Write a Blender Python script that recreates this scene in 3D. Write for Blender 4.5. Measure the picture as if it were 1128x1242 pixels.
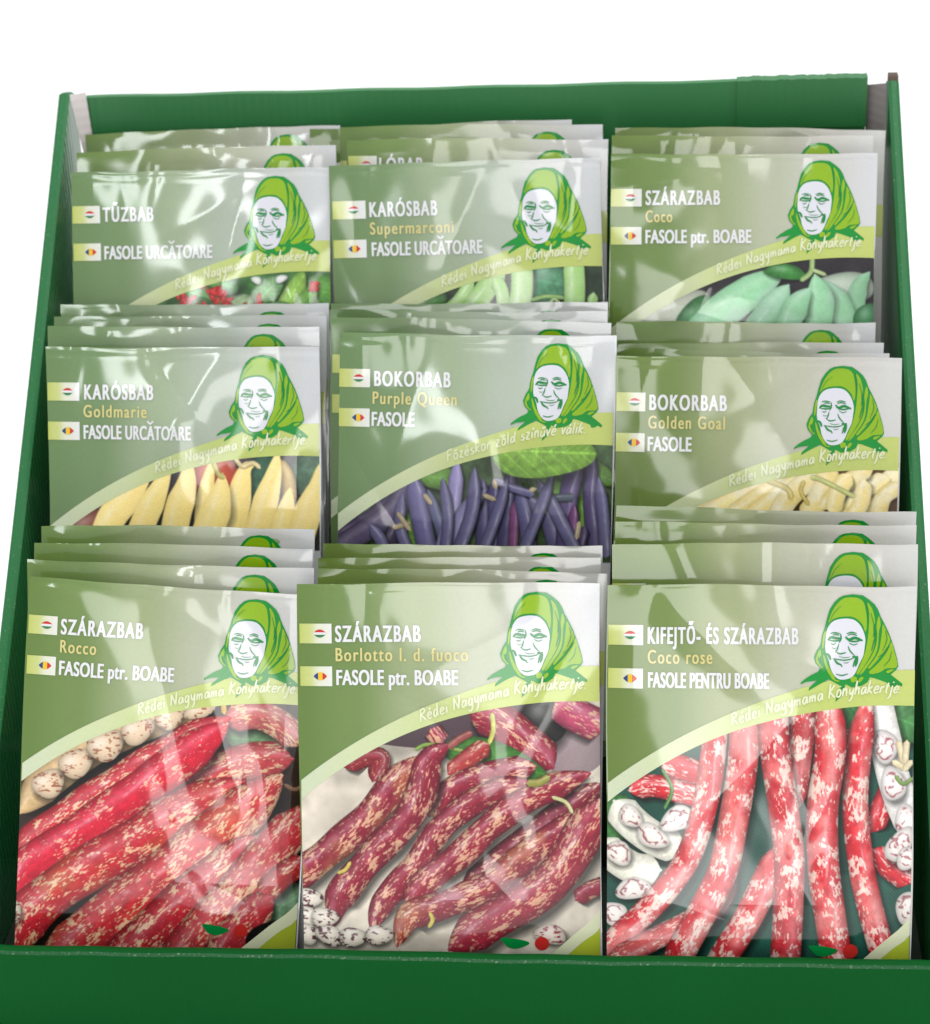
import bpy, bmesh, math, random
import numpy as np
from mathutils import Matrix, Vector
from mathutils.geometry import delaunay_2d_cdt

MM = 0.001
scene = bpy.context.scene
for o in list(bpy.data.objects):
    bpy.data.objects.remove(o)
COL = scene.collection

# ------------------------------------------------------------------ camera
PITCH, YAW, ROLL = 4.90693117e-01, 9.63543109e-02, -4.44886777e-02
FPX, CX, CY = 2750.0, 564.0, 621.0
d = np.array([-math.sin(YAW) * math.cos(PITCH), math.cos(YAW) * math.cos(PITCH), -math.sin(PITCH)])
r0 = np.array([math.cos(YAW), math.sin(YAW), 0.0])
u0 = np.cross(r0, d)
cr, sr = math.cos(ROLL), math.sin(ROLL)
RIGHT, UP = cr * r0 + sr * u0, -sr * r0 + cr * u0


def ray(x, y):
    return d + RIGHT * (x - CX) / FPX - UP * (y - CY) / FPX


CAM = -ray(544, 709) * 900.0                     # millimetres, origin = top of the front centre packet


def hit(x, y, Y):
    R = ray(x, y)
    return CAM + R * ((Y - CAM[1]) / R[1])


cam_data = bpy.data.cameras.new('camera')
cam = bpy.data.objects.new('camera', cam_data)
COL.objects.link(cam)
scene.camera = cam
cam.matrix_world = Matrix(((RIGHT[0], UP[0], -d[0], CAM[0] * MM), (RIGHT[1], UP[1], -d[1], CAM[1] * MM),
                           (RIGHT[2], UP[2], -d[2], CAM[2] * MM), (0, 0, 0, 1)))
cam_data.sensor_fit = 'VERTICAL'
cam_data.sensor_height = 36.0
cam_data.lens = FPX / 1242.0 * 36.0
cam_data.clip_start = 0.01
cam_data.clip_end = 60.0
cam_data.dof.use_dof = True
cam_data.dof.focus_distance = 0.915
cam_data.dof.aperture_fstop = 13.0

# ------------------------------------------------------------------ world, lamps, exposure
world = bpy.data.worlds.new('World')
scene.world = world
world.use_nodes = True
bgn = world.node_tree.nodes['Background']
bgn.inputs['Color'].default_value = (0.97, 0.985, 1.0, 1)
bgn.inputs['Strength'].default_value = 0.80


def area_lamp(name, loc, target, sx, sy, radiance, color=(1, 1, 1)):
    l = bpy.data.lights.new(name, 'AREA')
    l.shape = 'RECTANGLE'
    l.size, l.size_y = sx, sy
    l.energy = radiance * math.pi * sx * sy
    l.color = color
    o = bpy.data.objects.new(name, l)
    COL.objects.link(o)
    o.location = loc
    o.rotation_euler = (Vector(target) - Vector(loc)).to_track_quat('-Z', 'Y').to_euler()
    return o


area_lamp('strip_softbox', (0.10, -1.75, 0.47), (0, 0.05, -0.02), 0.34, 1.24, 5.5, (1.0, 0.99, 0.97))  # unseen softbox added for the broad glare veils across the films
area_lamp('side_softbox', (-0.50, -1.45, 1.05), (0, 0.05, 0), 0.15, 0.42, 13.0, (0.95, 0.98, 1.0))  # unseen softbox added for bright glints on the film creases
area_lamp('overhead_lamp', (0.3, 0.5, 2.2), (0, 0.3, 0), 2.2, 2.2, 2.4, (1.0, 0.99, 0.97))

scene.view_settings.view_transform = 'Standard'
scene.view_settings.look = 'None'
scene.view_settings.exposure = 0.15
scene.view_settings.gamma = 1.0
scene.view_settings.use_curve_mapping = False


# ------------------------------------------------------------------ materials
GAIN = 1.0 / 1.34        # print densities: what a sheet must reflect to read as the given sRGB value


def lin(c):
    c = np.asarray(c, float) / 255.0
    return np.where(c <= 0.04045, c / 12.92, ((c + 0.055) / 1.055) ** 2.4)


def rgb(c, k=GAIN):
    v = np.clip(lin(c) * k, 0.002, 0.92)
    return (float(v[0]), float(v[1]), float(v[2]), 1.0)


def new_mat(name, rough=0.2, spec=0.5):
    m = bpy.data.materials.new(name)
    m.use_nodes = True
    nt = m.node_tree
    b = nt.nodes['Principled BSDF']
    b.inputs['Roughness'].default_value = rough
    b.inputs['Specular IOR Level'].default_value = spec
    return m, nt, b


def ink(name, c, rough=0.09, var=0.05, scale=900.0):
    """printed ink under a glossy film: flat colour with a fine screen-like density variation"""
    m, nt, b = new_mat(name, rough)
    n = nt.nodes.new('ShaderNodeTexNoise')
    n.inputs['Scale'].default_value = scale
    tc = nt.nodes.new('ShaderNodeTexCoord')
    nt.links.new(tc.outputs['Object'], n.inputs['Vector'])
    mx = nt.nodes.new('ShaderNodeMix')
    mx.data_type = 'RGBA'
    a = np.array(rgb(c))
    lo, hi = a * (1 - var), np.minimum(a * (1 + var), 0.92)
    lo[3] = hi[3] = 1
    mx.inputs[6].default_value = lo
    mx.inputs[7].default_value = hi
    nt.links.new(n.outputs['Fac'], mx.inputs[0])
    nt.links.new(mx.outputs[2], b.inputs['Base Color'])
    return m


def ramp_ink(name, stops, rough=0.09, axis=0):
    """printed colour run across the sheet (UV = position on the printed sheet)"""
    m, nt, b = new_mat(name, rough)
    uv = nt.nodes.new('ShaderNodeUVMap')
    sx = nt.nodes.new('ShaderNodeSeparateXYZ')
    nt.links.new(uv.outputs['UV'], sx.inputs[0])
    cr_ = nt.nodes.new('ShaderNodeValToRGB')
    cr_.color_ramp.interpolation = 'EASE'
    els = cr_.color_ramp.elements
    while len(els) < len(stops):
        els.new(0.5)
    for e, (p, c) in zip(els, stops):
        e.position = p
        e.color = rgb(c)
    nt.links.new(sx.outputs[axis], cr_.inputs['Fac'])
    n = nt.nodes.new('ShaderNodeTexNoise')
    n.inputs['Scale'].default_value = 700
    tc = nt.nodes.new('ShaderNodeTexCoord')
    nt.links.new(tc.outputs['Object'], n.inputs['Vector'])
    hs = nt.nodes.new('ShaderNodeHueSaturation')
    mr = nt.nodes.new('ShaderNodeMapRange')
    mr.inputs['To Min'].default_value = 0.95
    mr.inputs['To Max'].default_value = 1.05
    nt.links.new(n.outputs['Fac'], mr.inputs['Value'])
    nt.links.new(mr.outputs['Result'], hs.inputs['Value'])
    nt.links.new(cr_.outputs['Color'], hs.inputs['Color'])
    nt.links.new(hs.outputs['Color'], b.inputs['Base Color'])
    return m


M = {}
M['film'] = ramp_ink('printed_green_film', [(0.0, (106, 134, 64)), (0.18, (120, 146, 82)), (0.40, (164, 177, 132)),
                                            (0.62, (190, 196, 170)), (0.80, (212, 211, 203)), (1.0, (222, 222, 224))], 0.09)
M['film_hazy'] = ramp_ink('printed_hazy_film', [(0.0, (110, 140, 88)), (0.18, (122, 150, 102)), (0.40, (164, 181, 148)),  # less saturated print, haze over the upper rows mixed into the ink
                                                (0.62, (184, 195, 178)), (0.80, (208, 211, 206)), (1.0, (222, 224, 226))], 0.09)
M['film_olive'] = ramp_ink('printed_olive_film', [(0.0, (108, 132, 60)), (0.18, (122, 145, 78)), (0.40, (166, 176, 130)),
                                                  (0.62, (198, 200, 176)), (0.80, (214, 211, 202)), (1.0, (222, 221, 218))], 0.09)
M['band'] = ramp_ink('printed_band', [(0.0, (214, 224, 190)), (0.25, (216, 226, 178)), (0.5, (208, 221, 146)),
                                      (0.72, (200, 214, 116)), (1.0, (206, 218, 122))])
M['label'] = ramp_ink('printed_flag_label', [(0.0, (196, 206, 104)), (0.035, (206, 214, 132)), (0.075, (234, 236, 214)),
                                             (0.12, (240, 240, 238))])
M['white'] = ink('white_ink', (240, 240, 242), var=0.02)
M['cream'] = ink('cream_ink', (228, 216, 142), var=0.03)
M['slogan'] = ink('pale_slogan_ink', (238, 242, 202), var=0.02)
M['emgreen'] = ink('dark_green_ink', (8, 150, 52))
M['lime'] = ink('lime_ink', (150, 192, 24))
M['face'] = ink('face_white_ink', (232, 232, 240), var=0.02)
M['line'] = ink('green_line_ink', (14, 140, 62))
M['red'] = ink('red_ink', (212, 48, 44))
M['yellow'] = ink('yellow_ink', (246, 200, 40))
M['blue'] = ink('blue_ink', (40, 70, 130))
M['flaggreen'] = ink('flag_green_ink', (50, 130, 80))
M['flagwhite'] = ink('flag_white_ink', (236, 236, 236), var=0.02)
M['logogreen'] = ink('logo_green_ink', (10, 140, 64))
M['cornerlime'] = ink('corner_lime_ink', (190, 206, 60))

# photograph printed on a packet: ink densities carried by the mesh's colour attribute
m, nt, b = new_mat('printed_photo', 0.09)
at = nt.nodes.new('ShaderNodeAttribute')
at.attribute_name = 'print'
nn = nt.nodes.new('ShaderNodeTexNoise')
nn.inputs['Scale'].default_value = 1400
tc = nt.nodes.new('ShaderNodeTexCoord')
nt.links.new(tc.outputs['Object'], nn.inputs['Vector'])
mr = nt.nodes.new('ShaderNodeMapRange')
mr.inputs['To Min'].default_value = 0.86
mr.inputs['To Max'].default_value = 1.14
hs = nt.nodes.new('ShaderNodeHueSaturation')
nt.links.new(nn.outputs['Fac'], mr.inputs['Value'])
nt.links.new(mr.outputs['Result'], hs.inputs['Value'])
nt.links.new(at.outputs['Color'], hs.inputs['Color'])
nt.links.new(hs.outputs['Color'], b.inputs['Base Color'])
M['photo'] = m


def board_mat(name, c, rough, flute_axis, wear=0.0, spec=0.5):
    """laminated corrugated board: faint flutes, mottled gloss, worn pale fibres where 'wear' is set"""
    m, nt, b = new_mat(name, rough, spec)
    tc = nt.nodes.new('ShaderNodeTexCoord')
    n = nt.nodes.new('ShaderNodeTexNoise')
    n.inputs['Scale'].default_value = 14
    n.inputs['Detail'].default_value = 6
    nt.links.new(tc.outputs['Object'], n.inputs['Vector'])
    mx = nt.nodes.new('ShaderNodeMix')
    mx.data_type = 'RGBA'
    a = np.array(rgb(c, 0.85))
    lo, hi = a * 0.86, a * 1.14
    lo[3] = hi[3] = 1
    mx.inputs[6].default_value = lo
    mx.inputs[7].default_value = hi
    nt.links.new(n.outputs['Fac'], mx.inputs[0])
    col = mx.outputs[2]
    if wear > 0:
        n2 = nt.nodes.new('ShaderNodeTexNoise')
        n2.inputs['Scale'].default_value = 900
        n2.inputs['Detail'].default_value = 5
        nt.links.new(tc.outputs['Object'], n2.inputs['Vector'])
        rp = nt.nodes.new('ShaderNodeMapRange')
        rp.inputs['From Min'].default_value = 0.72 - 0.1 * wear
        rp.inputs['From Max'].default_value = 0.90 - 0.1 * wear
        rp.inputs['To Max'].default_value = 0.6
        nt.links.new(n2.outputs['Fac'], rp.inputs['Value'])
        mx2 = nt.nodes.new('ShaderNodeMix')
        mx2.data_type = 'RGBA'
        nt.links.new(rp.outputs['Result'], mx2.inputs[0])
        nt.links.new(col, mx2.inputs[6])
        mx2.inputs[7].default_value = rgb((170, 190, 165))
        col = mx2.outputs[2]
    nt.links.new(col, b.inputs['Base Color'])
    wv = nt.nodes.new('ShaderNodeTexWave')
    wv.bands_direction = flute_axis
    wv.inputs['Scale'].default_value = 75
    wv.inputs['Distortion'].default_value = 0.6
    nt.links.new(tc.outputs['Object'], wv.inputs['Vector'])
    n3 = nt.nodes.new('ShaderNodeTexNoise')
    n3.inputs['Scale'].default_value = 900
    nt.links.new(tc.outputs['Object'], n3.inputs['Vector'])
    ad = nt.nodes.new('ShaderNodeMath')
    ad.operation = 'MULTIPLY_ADD'
    nt.links.new(n3.outputs['Fac'], ad.inputs[0])
    ad.inputs[1].default_value = 0.5
    nt.links.new(wv.outputs['Fac'], ad.inputs[2])
    bp = nt.nodes.new('ShaderNodeBump')
    bp.inputs['Strength'].default_value = 0.25
    bp.inputs['Distance'].default_value = 0.0003
    nt.links.new(ad.outputs['Value'], bp.inputs['Height'])
    nt.links.new(bp.outputs['Normal'], b.inputs['Normal'])
    return m


M['board'] = board_mat('green_laminated_board', (46, 124, 66), 0.45, 'X')
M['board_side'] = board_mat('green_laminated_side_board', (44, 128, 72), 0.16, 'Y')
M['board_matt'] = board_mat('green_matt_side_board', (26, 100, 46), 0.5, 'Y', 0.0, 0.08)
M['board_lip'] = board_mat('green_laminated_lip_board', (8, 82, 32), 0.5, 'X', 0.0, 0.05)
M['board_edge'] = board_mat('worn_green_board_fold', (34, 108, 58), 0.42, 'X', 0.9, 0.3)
M['board_fold'] = board_mat('worn_highlit_lip_fold', (12, 84, 38), 0.42, 'X', 1.45, 0.3)  # pale flecks: fold wear plus the lip's highlight line, put in as colour
M['board_flap'] = board_mat('green_flap_board', (40, 118, 60), 0.45, 'X', 0.2)
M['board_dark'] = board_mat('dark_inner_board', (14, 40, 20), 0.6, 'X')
M['raw'] = board_mat('raw_grey_board', (236, 226, 224), 0.8, 'Z')
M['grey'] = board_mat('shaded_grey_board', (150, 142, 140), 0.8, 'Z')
M['brown'] = board_mat('raw_brown_board', (92, 76, 64), 0.9, 'Z')
m, nt, b = new_mat('white_table_paint', 0.6, 0.3)
n = nt.nodes.new('ShaderNodeTexNoise')
n.inputs['Scale'].default_value = 3
cr_ = nt.nodes.new('ShaderNodeValToRGB')
cr_.color_ramp.elements[0].color = (0.90, 0.90, 0.90, 1)
cr_.color_ramp.elements[1].color = (0.93, 0.93, 0.93, 1)
nt.links.new(n.outputs['Fac'], cr_.inputs['Fac'])
nt.links.new(cr_.outputs['Color'], b.inputs['Base Color'])
M['table'] = m


# ------------------------------------------------------------------ helpers
def link_mesh(name, me, mat, parent=None):
    o = bpy.data.objects.new(name, me)
    COL.objects.link(o)
    for mm in (mat if isinstance(mat, (list, tuple)) else [mat]):
        me.materials.append(mm)
    if parent is not None:
        o.parent = parent
    return o


def build(name, verts, faces, mat, parent=None, smooth=False, bevel=0.0, midx=None):
    me = bpy.data.meshes.new(name)
    me.from_pydata([tuple(v) for v in verts], [], [tuple(f) for f in faces])
    if midx is not None:
        me.polygons.foreach_set('material_index', midx)
    bm = bmesh.new()
    bm.from_mesh(me)
    bmesh.ops.recalc_face_normals(bm, faces=bm.faces)
    if bevel > 0:
        bmesh.ops.bevel(bm, geom=[e for e in bm.edges], offset=bevel, segments=3, affect='EDGES', profile=0.5)
    bm.to_mesh(me)
    bm.free()
    if smooth or bevel > 0:
        me.polygons.foreach_set('use_smooth', [True] * len(me.polygons))
    me.update()
    return link_mesh(name, me, mat, parent)


def prism(name, poly_yz, x0, x1, mat, parent, bevel=0.0, lean=None):
    """profile in the y-z plane extruded along x; lean(y, z) shifts a vertex in x (all in mm)"""
    n = len(poly_yz)
    sh = lean or (lambda y, z: 0.0)
    vs = [((x0 + sh(y, z)) * MM, y * MM, z * MM) for y, z in poly_yz] + [((x1 + sh(y, z)) * MM, y * MM, z * MM) for y, z in poly_yz]
    fs = [tuple(range(n)), tuple(range(2 * n - 1, n - 1, -1))] + [(i, (i + 1) % n, n + (i + 1) % n, n + i) for i in range(n)]
    return build(name, vs, fs, mat, parent, bevel=bevel * MM)


# ------------------------------------------------------------------ setting
table = build('table', [(-8, -6, -0.172), (8, -6, -0.172), (8, 12, -0.172), (-8, 12, -0.172)], [(0, 1, 2, 3)], M['table'])
table['kind'] = 'structure'

# ------------------------------------------------------------------ display box
box = bpy.data.objects.new('display_box', None)
COL.objects.link(box)
box.location = (0, 0, -0.172)
box['label'] = 'green cardboard counter display box with sloping sides holding three rows of packets'
box['category'] = 'display box'
_children = []


def bx(o):
    o.location.z += 0.172
    return o


XL, XR = -199.0, 192.0
YB = 247.0
LIP_Y, LIP_Z = -66.0, -132.4
BASE = -171.6
# back panel (with a slight sag of its top edge so that it is not ruler straight)
NX = 30
vs, fs = [], []
for j, (y, z) in enumerate([(YB, 122.8), (YB, BASE + 1), (YB + 4, BASE + 1), (YB + 4, 122.8)]):
    for i in range(NX + 1):
        x = XL + 11 + (178.4 - XL - 11) * i / NX
        zz = z + (0.25 * math.sin(i * 1.3) + 3.7 * i / NX if z > 0 else 0)
        vs.append((x * MM, y * MM, zz * MM))
for j in range(4):
    k = (j + 1) % 4
    for i in range(NX):
        a, bq = j * (NX + 1) + i, k * (NX + 1) + i
        fs.append((a, a + 1, bq + 1, bq))
fs.append(tuple(j * (NX + 1) for j in range(4)))
fs.append(tuple(j * (NX + 1) + NX for j in range(3, -1, -1)))
bx(build('back_panel', vs, fs, M['board'], box))
# second layer of board folded over the top right of the back panel, its torn edge fraying
rng = random.Random(4)
vs, fs = [], []
n = 46
for i in range(n + 1):
    x = 119 + (178.6 - 119) * i / n
    t_ = 126.8 + 0.6 * i / n + rng.uniform(-0.3, 0.3)
    for (y, z) in ((YB - 1.6, 104.0), (YB - 1.6, t_), (YB + 5.4, t_), (YB + 5.4, 104.0)):
        vs.append((x * MM, y * MM, z * MM))
for i in range(n):
    for j in range(3):
        a = i * 4 + j
        fs.append((a, a + 1, a + 5, a + 4))
fs.append((0, 1, 2, 3))
fs.append((n * 4 + 3, n * 4 + 2, n * 4 + 1, n * 4))
o = bx(build('folded_flap', vs, fs, M['board_flap'], box))
o['label'] = 'folded over board layer with a frayed top edge'
# side panels: sloping tops, double walled, a worn fold along the top
prof = [(YB + 3, BASE + 0.6), (YB + 3, 124.5), (YB - 4, 126.0), (LIP_Y + 7, LIP_Z + 1.5), (LIP_Y + 7, BASE + 0.6)]


def lean_r(y, z):
    t_ = max(0.0, min(1.0, (YB - y) / 240.0))
    return 0.3 + 4.3 * t_ if z > LIP_Z - 40 else 3.0


def lean_l(y, z):
    return 0.0


def side(name_x0, x1, lean, skin):
    # subdivided along the sloping top so that the lean bends smoothly
    pts = [(YB + 3, BASE + 0.6), (YB + 3, 124.0), (YB - 5, 126.0)]
    N = 24
    for i in range(1, N + 1):
        t_ = i / N
        y = (YB - 5) + (LIP_Y + 7 - YB + 5) * t_
        z = 126.0 + (LIP_Z + 1.5 - 126.0) * t_ - 3.0 * math.sin(math.pi * t_)
        pts.append((y, z))
    pts.append((LIP_Y + 7, BASE + 0.6))
    n = len(pts)
    vs, fs, mi = [], [], []
    lay = [(name_x0, 0.0), (name_x0 + (x1 - name_x0) * 0.28, 0.9), (x1 - (x1 - name_x0) * 0.28, 0.9), (x1, 0.0)]
    for X, lift in lay:
        for k, (y, z) in enumerate(pts):
            up = lift if 1 <= k <= n - 2 else 0
            vs.append(((X + lean(y, z)) * MM, y * MM, (z + up) * MM))
    L = len(lay)
    fs.append(tuple(range(n)))
    mi.append(0)
    fs.append(tuple((L - 1) * n + i for i in range(n - 1, -1, -1)))
    mi.append(0)
    for a in range(L - 1):
        for i in range(n):
            j = (i + 1) % n
            fs.append((a * n + i, a * n + j, (a + 1) * n + j, (a + 1) * n + i))
            mi.append(1 if 1 <= i < n - 2 else 0)
    return bx(build('side_panel', vs, fs, [skin, M['board_edge']], box, midx=mi))


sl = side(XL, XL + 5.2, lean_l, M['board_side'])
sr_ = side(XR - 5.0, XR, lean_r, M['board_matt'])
# raw board tabs seen in the gaps at the two back corners
o = bx(build('corner_tab', [((XL + 5.6) * MM, 0.240, 0.1262), ((XL + 12.0) * MM, 0.2444, 0.1262), ((XL + 14.2) * MM, 0.2444, 0.070), ((XL + 12) * MM, 0.240, 0.070),
                       ((XL + 5.6) * MM, 0.2408, 0.1262), ((XL + 12.0) * MM, 0.2452, 0.1262), ((XL + 14.2) * MM, 0.2452, 0.070), ((XL + 12) * MM, 0.2408, 0.070)],
                       [(0, 1, 2, 3), (7, 6, 5, 4), (0, 4, 5, 1), (1, 5, 6, 2), (2, 6, 7, 3), (3, 7, 4, 0)], M['raw'], box))
o['label'] = 'raw grey board tab in the left back corner'
o = bx(build('corner_tab', [(0.1788, 0.2496, 0.1225), (0.1866, 0.240, 0.1262), (0.1866, 0.240, 0.096), (0.1788, 0.2496, 0.092),
                       (0.1788, 0.2504, 0.1225), (0.1866, 0.2408, 0.1262), (0.1866, 0.2408, 0.096), (0.1788, 0.2504, 0.092)],
                       [(0, 1, 2, 3), (7, 6, 5, 4), (0, 4, 5, 1), (1, 5, 6, 2), (2, 6, 7, 3), (3, 7, 4, 0)], M['grey'], box))
o['label'] = 'raw grey board tab in the right back corner'
# brown raw edge at the very top of the right side
o = bx(prism('raw_edge', [(YB - 6, 124.2), (YB + 2.0, 123.0), (YB + 2.0, 128.6), (YB - 3.5, 128.6)], XR - 4.2, XR + 0.2, M['brown'], box))
# front lip: folded board with a rounded top
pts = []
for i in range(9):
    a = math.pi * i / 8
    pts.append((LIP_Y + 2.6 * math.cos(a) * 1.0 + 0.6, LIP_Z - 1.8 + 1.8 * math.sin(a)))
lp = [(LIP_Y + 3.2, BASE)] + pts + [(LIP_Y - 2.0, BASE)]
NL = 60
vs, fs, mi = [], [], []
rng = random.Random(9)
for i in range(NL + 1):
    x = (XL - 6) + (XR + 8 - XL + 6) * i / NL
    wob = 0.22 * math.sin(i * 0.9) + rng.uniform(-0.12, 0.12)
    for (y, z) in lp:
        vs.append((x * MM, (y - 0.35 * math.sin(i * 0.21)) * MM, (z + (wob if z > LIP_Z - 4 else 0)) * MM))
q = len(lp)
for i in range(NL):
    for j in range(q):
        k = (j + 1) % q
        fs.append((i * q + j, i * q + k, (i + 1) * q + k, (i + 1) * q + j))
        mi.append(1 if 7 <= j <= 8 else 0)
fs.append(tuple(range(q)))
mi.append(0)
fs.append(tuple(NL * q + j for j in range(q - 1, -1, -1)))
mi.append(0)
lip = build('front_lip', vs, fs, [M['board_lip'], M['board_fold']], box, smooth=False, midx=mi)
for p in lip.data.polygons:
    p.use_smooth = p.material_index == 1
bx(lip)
# floor and the two stepped tiers inside
SHELF = {0: -158.0, 1: -106.0, 2: -46.0}
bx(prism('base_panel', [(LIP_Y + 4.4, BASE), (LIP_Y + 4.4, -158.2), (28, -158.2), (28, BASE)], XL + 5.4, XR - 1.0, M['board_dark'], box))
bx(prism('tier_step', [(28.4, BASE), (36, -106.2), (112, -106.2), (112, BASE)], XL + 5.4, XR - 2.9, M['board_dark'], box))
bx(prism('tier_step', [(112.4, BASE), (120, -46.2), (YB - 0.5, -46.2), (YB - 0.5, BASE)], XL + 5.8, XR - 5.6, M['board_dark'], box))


# ------------------------------------------------------------------ packet surface
W = 120.0     # packet width, mm


class Surface:
    """height of one packet's creased film above its flat sheet (mm), x, v in mm from the top left corner"""

    def __init__(self, seed, H, front, hills=()):
        g = np.random.RandomState(seed)
        self.H = H
        self.A = g.uniform(3.2, 4.6) if front else g.uniform(2.2, 3.4)
        self.cr = []
        self.hills = hills

        def crease(x, v, ang, c, w, sa, ss):
            self.cr.append((x, v, math.cos(ang), math.sin(ang), c, w, sa, ss))
        # pleats starting at the top seal
        for i in range(g.randint(3, 6)):
            crease(g.uniform(8, 112), g.uniform(0, 7), math.pi / 2 + g.normal(0, 0.22), g.choice([-1, 1]) * g.uniform(0.03, 0.10),
                   g.uniform(0.5, 1.2), g.uniform(5, 14), g.uniform(3, 8))
        # larger soft folds in the body
        for i in range(g.randint(6, 10)):
            crease(g.uniform(15, 108), g.uniform(10, 140), g.uniform(0.15, math.pi - 0.15), g.choice([-1, 1]) * g.uniform(0.035, 0.10),
                   g.uniform(0.4, 1.6), g.uniform(12, 30), g.uniform(9, 22))
        # a few tight crumples on the right side where the seeds press
        for i in range(4):
            crease(g.uniform(64, 112), g.uniform(60, 140), math.pi / 2 + g.normal(0, 0.5), g.choice([-1, 1]) * g.uniform(0.05, 0.13),
                   g.uniform(0.7, 1.5), g.uniform(8, 18), g.uniform(4, 9))
        self.wv = [(g.uniform(-1, 1) * 2 * math.pi / 46, g.uniform(-1, 1) * 2 * math.pi / 60, g.uniform(0, 6.28), g.uniform(0.10, 0.26)) for _ in range(7)]
        self.wv += [(g.uniform(-1, 1) * 2 * math.pi / 17, g.uniform(-1, 1) * 2 * math.pi / 17, g.uniform(0, 6.28), g.uniform(0.006, 0.02)) for _ in range(6)]

    def z(self, x, v):
        x = np.asarray(x, float)
        v = np.asarray(v, float)
        s = np.abs(2 * x / W - 1)
        ed = np.clip(1 - s ** 2.6, 0, 1)
        t = np.clip((v - 5) / 65.0, 0, 1)
        t = t * t * (3 - 2 * t)
        b = np.clip((self.H - v) / 40.0, 0, 1)
        z = self.A * ed * t * b
        for (cx, cv, ca, sa_, c, w, sa, ss) in self.cr:
            al = (x - cx) * ca + (v - cv) * sa_
            ac = -(x - cx) * sa_ + (v - cv) * ca
            z = z + c * (np.sqrt(ac * ac + w * w)) * np.exp(-(al / sa) ** 2 / 2 - (ac / ss) ** 2 / 2)
        for (hx, hv, hh, hs) in self.hills:          # film bulges, the purple packet's shaped to catch lamp glare
            z = z + hh * np.exp(-((x - hx) ** 2 + (v - hv) ** 2) / (2 * hs * hs))
        m_ = np.clip(np.minimum(x, W - x) / 10.0, 0, 1) * np.clip(v / 6.0, 0.15, 1)
        for (kx, kv, ph, a) in self.wv:
            z = z + a * np.sin(kx * x + kv * v + ph) * m_
        # crimped heat seal along the top
        z = z + 0.05 * np.sin(v * 2 * math.pi / 1.6) * np.clip(1 - v / 5.5, 0, 1)
        return z

    def normals(self, x, v):
        h = 0.12
        fx = (self.z(x + h, v) - self.z(x - h, v)) / (2 * h)
        fv = (self.z(x, v + h) - self.z(x, v - h)) / (2 * h)
        # local point = (x, -z, H - v)
        n = np.stack([-fx, -np.ones_like(fx), fv], 1)
        return n / np.linalg.norm(n, axis=1)[:, None]


def sheet(name, S, uv, faces, lift, mat, parent, midx=None, lifts=None, extra=None):
    """mesh of (u, v) points (fractions of the packet width) laid on the film, 'lift' mm above it.
    extra: (verts, faces, midx) in local mm appended unlaid (edge skirt, back sheet)"""
    uv = np.asarray(uv, float)
    x, v = uv[:, 0] * W, uv[:, 1] * W
    z = S.z(x, v) + (lifts if lifts is not None else lift)
    co = np.stack([x - W / 2, -z, S.H - v], 1) * MM
    nrm = S.normals(x, v)
    me = bpy.data.meshes.new(name)
    nv = len(co)
    if not (isinstance(faces, np.ndarray) and faces.ndim == 2):
        fixed = []
        for f in faces:
            q = uv[list(f)]
            ar = float(np.sum(q[:, 0] * np.roll(q[:, 1], -1) - np.roll(q[:, 0], -1) * q[:, 1]))
            fixed.append(tuple(f) if ar < 0 else tuple(reversed(f)))
        faces = fixed
    if isinstance(faces, np.ndarray) and faces.ndim == 2:
        k = faces.shape[1]
        ev, ef = (np.zeros((0, 3)), np.zeros((0, k), int)) if extra is None else extra
        if len(ev):
            co = np.vstack([co, np.asarray(ev) * MM])
            nrm = np.vstack([nrm, np.tile([0, 1, 0], (len(ev), 1))])
            uv = np.vstack([uv, np.tile([0.3, 0.5], (len(ev), 1))])
            faces = np.vstack([faces, ef])
        me.vertices.add(len(co))
        me.vertices.foreach_set('co', co.ravel())
        me.loops.add(faces.size)
        me.loops.foreach_set('vertex_index', faces.ravel().astype(np.int32))
        me.polygons.add(len(faces))
        me.polygons.foreach_set('loop_start', np.arange(0, faces.size, k, dtype=np.int32))
        me.update(calc_edges=True)
    else:
        me.from_pydata([tuple(c) for c in co], [], faces)
    me.validate()
    if midx is not None and len(midx) == len(me.polygons):
        me.polygons.foreach_set('material_index', np.asarray(midx, np.int32))
    me.polygons.foreach_set('use_smooth', [True] * len(me.polygons))
    ul = me.uv_layers.new(name='UVMap')
    li = np.zeros(len(me.loops), np.int32)
    me.loops.foreach_get('vertex_index', li)
    ul.data.foreach_set('uv', uv[li].ravel().astype(np.float32))
    if len(nrm) == len(me.vertices):
        me.normals_split_custom_set_from_vertices(nrm.tolist())
    me.update()
    return link_mesh(name, me, mat, parent)


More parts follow.
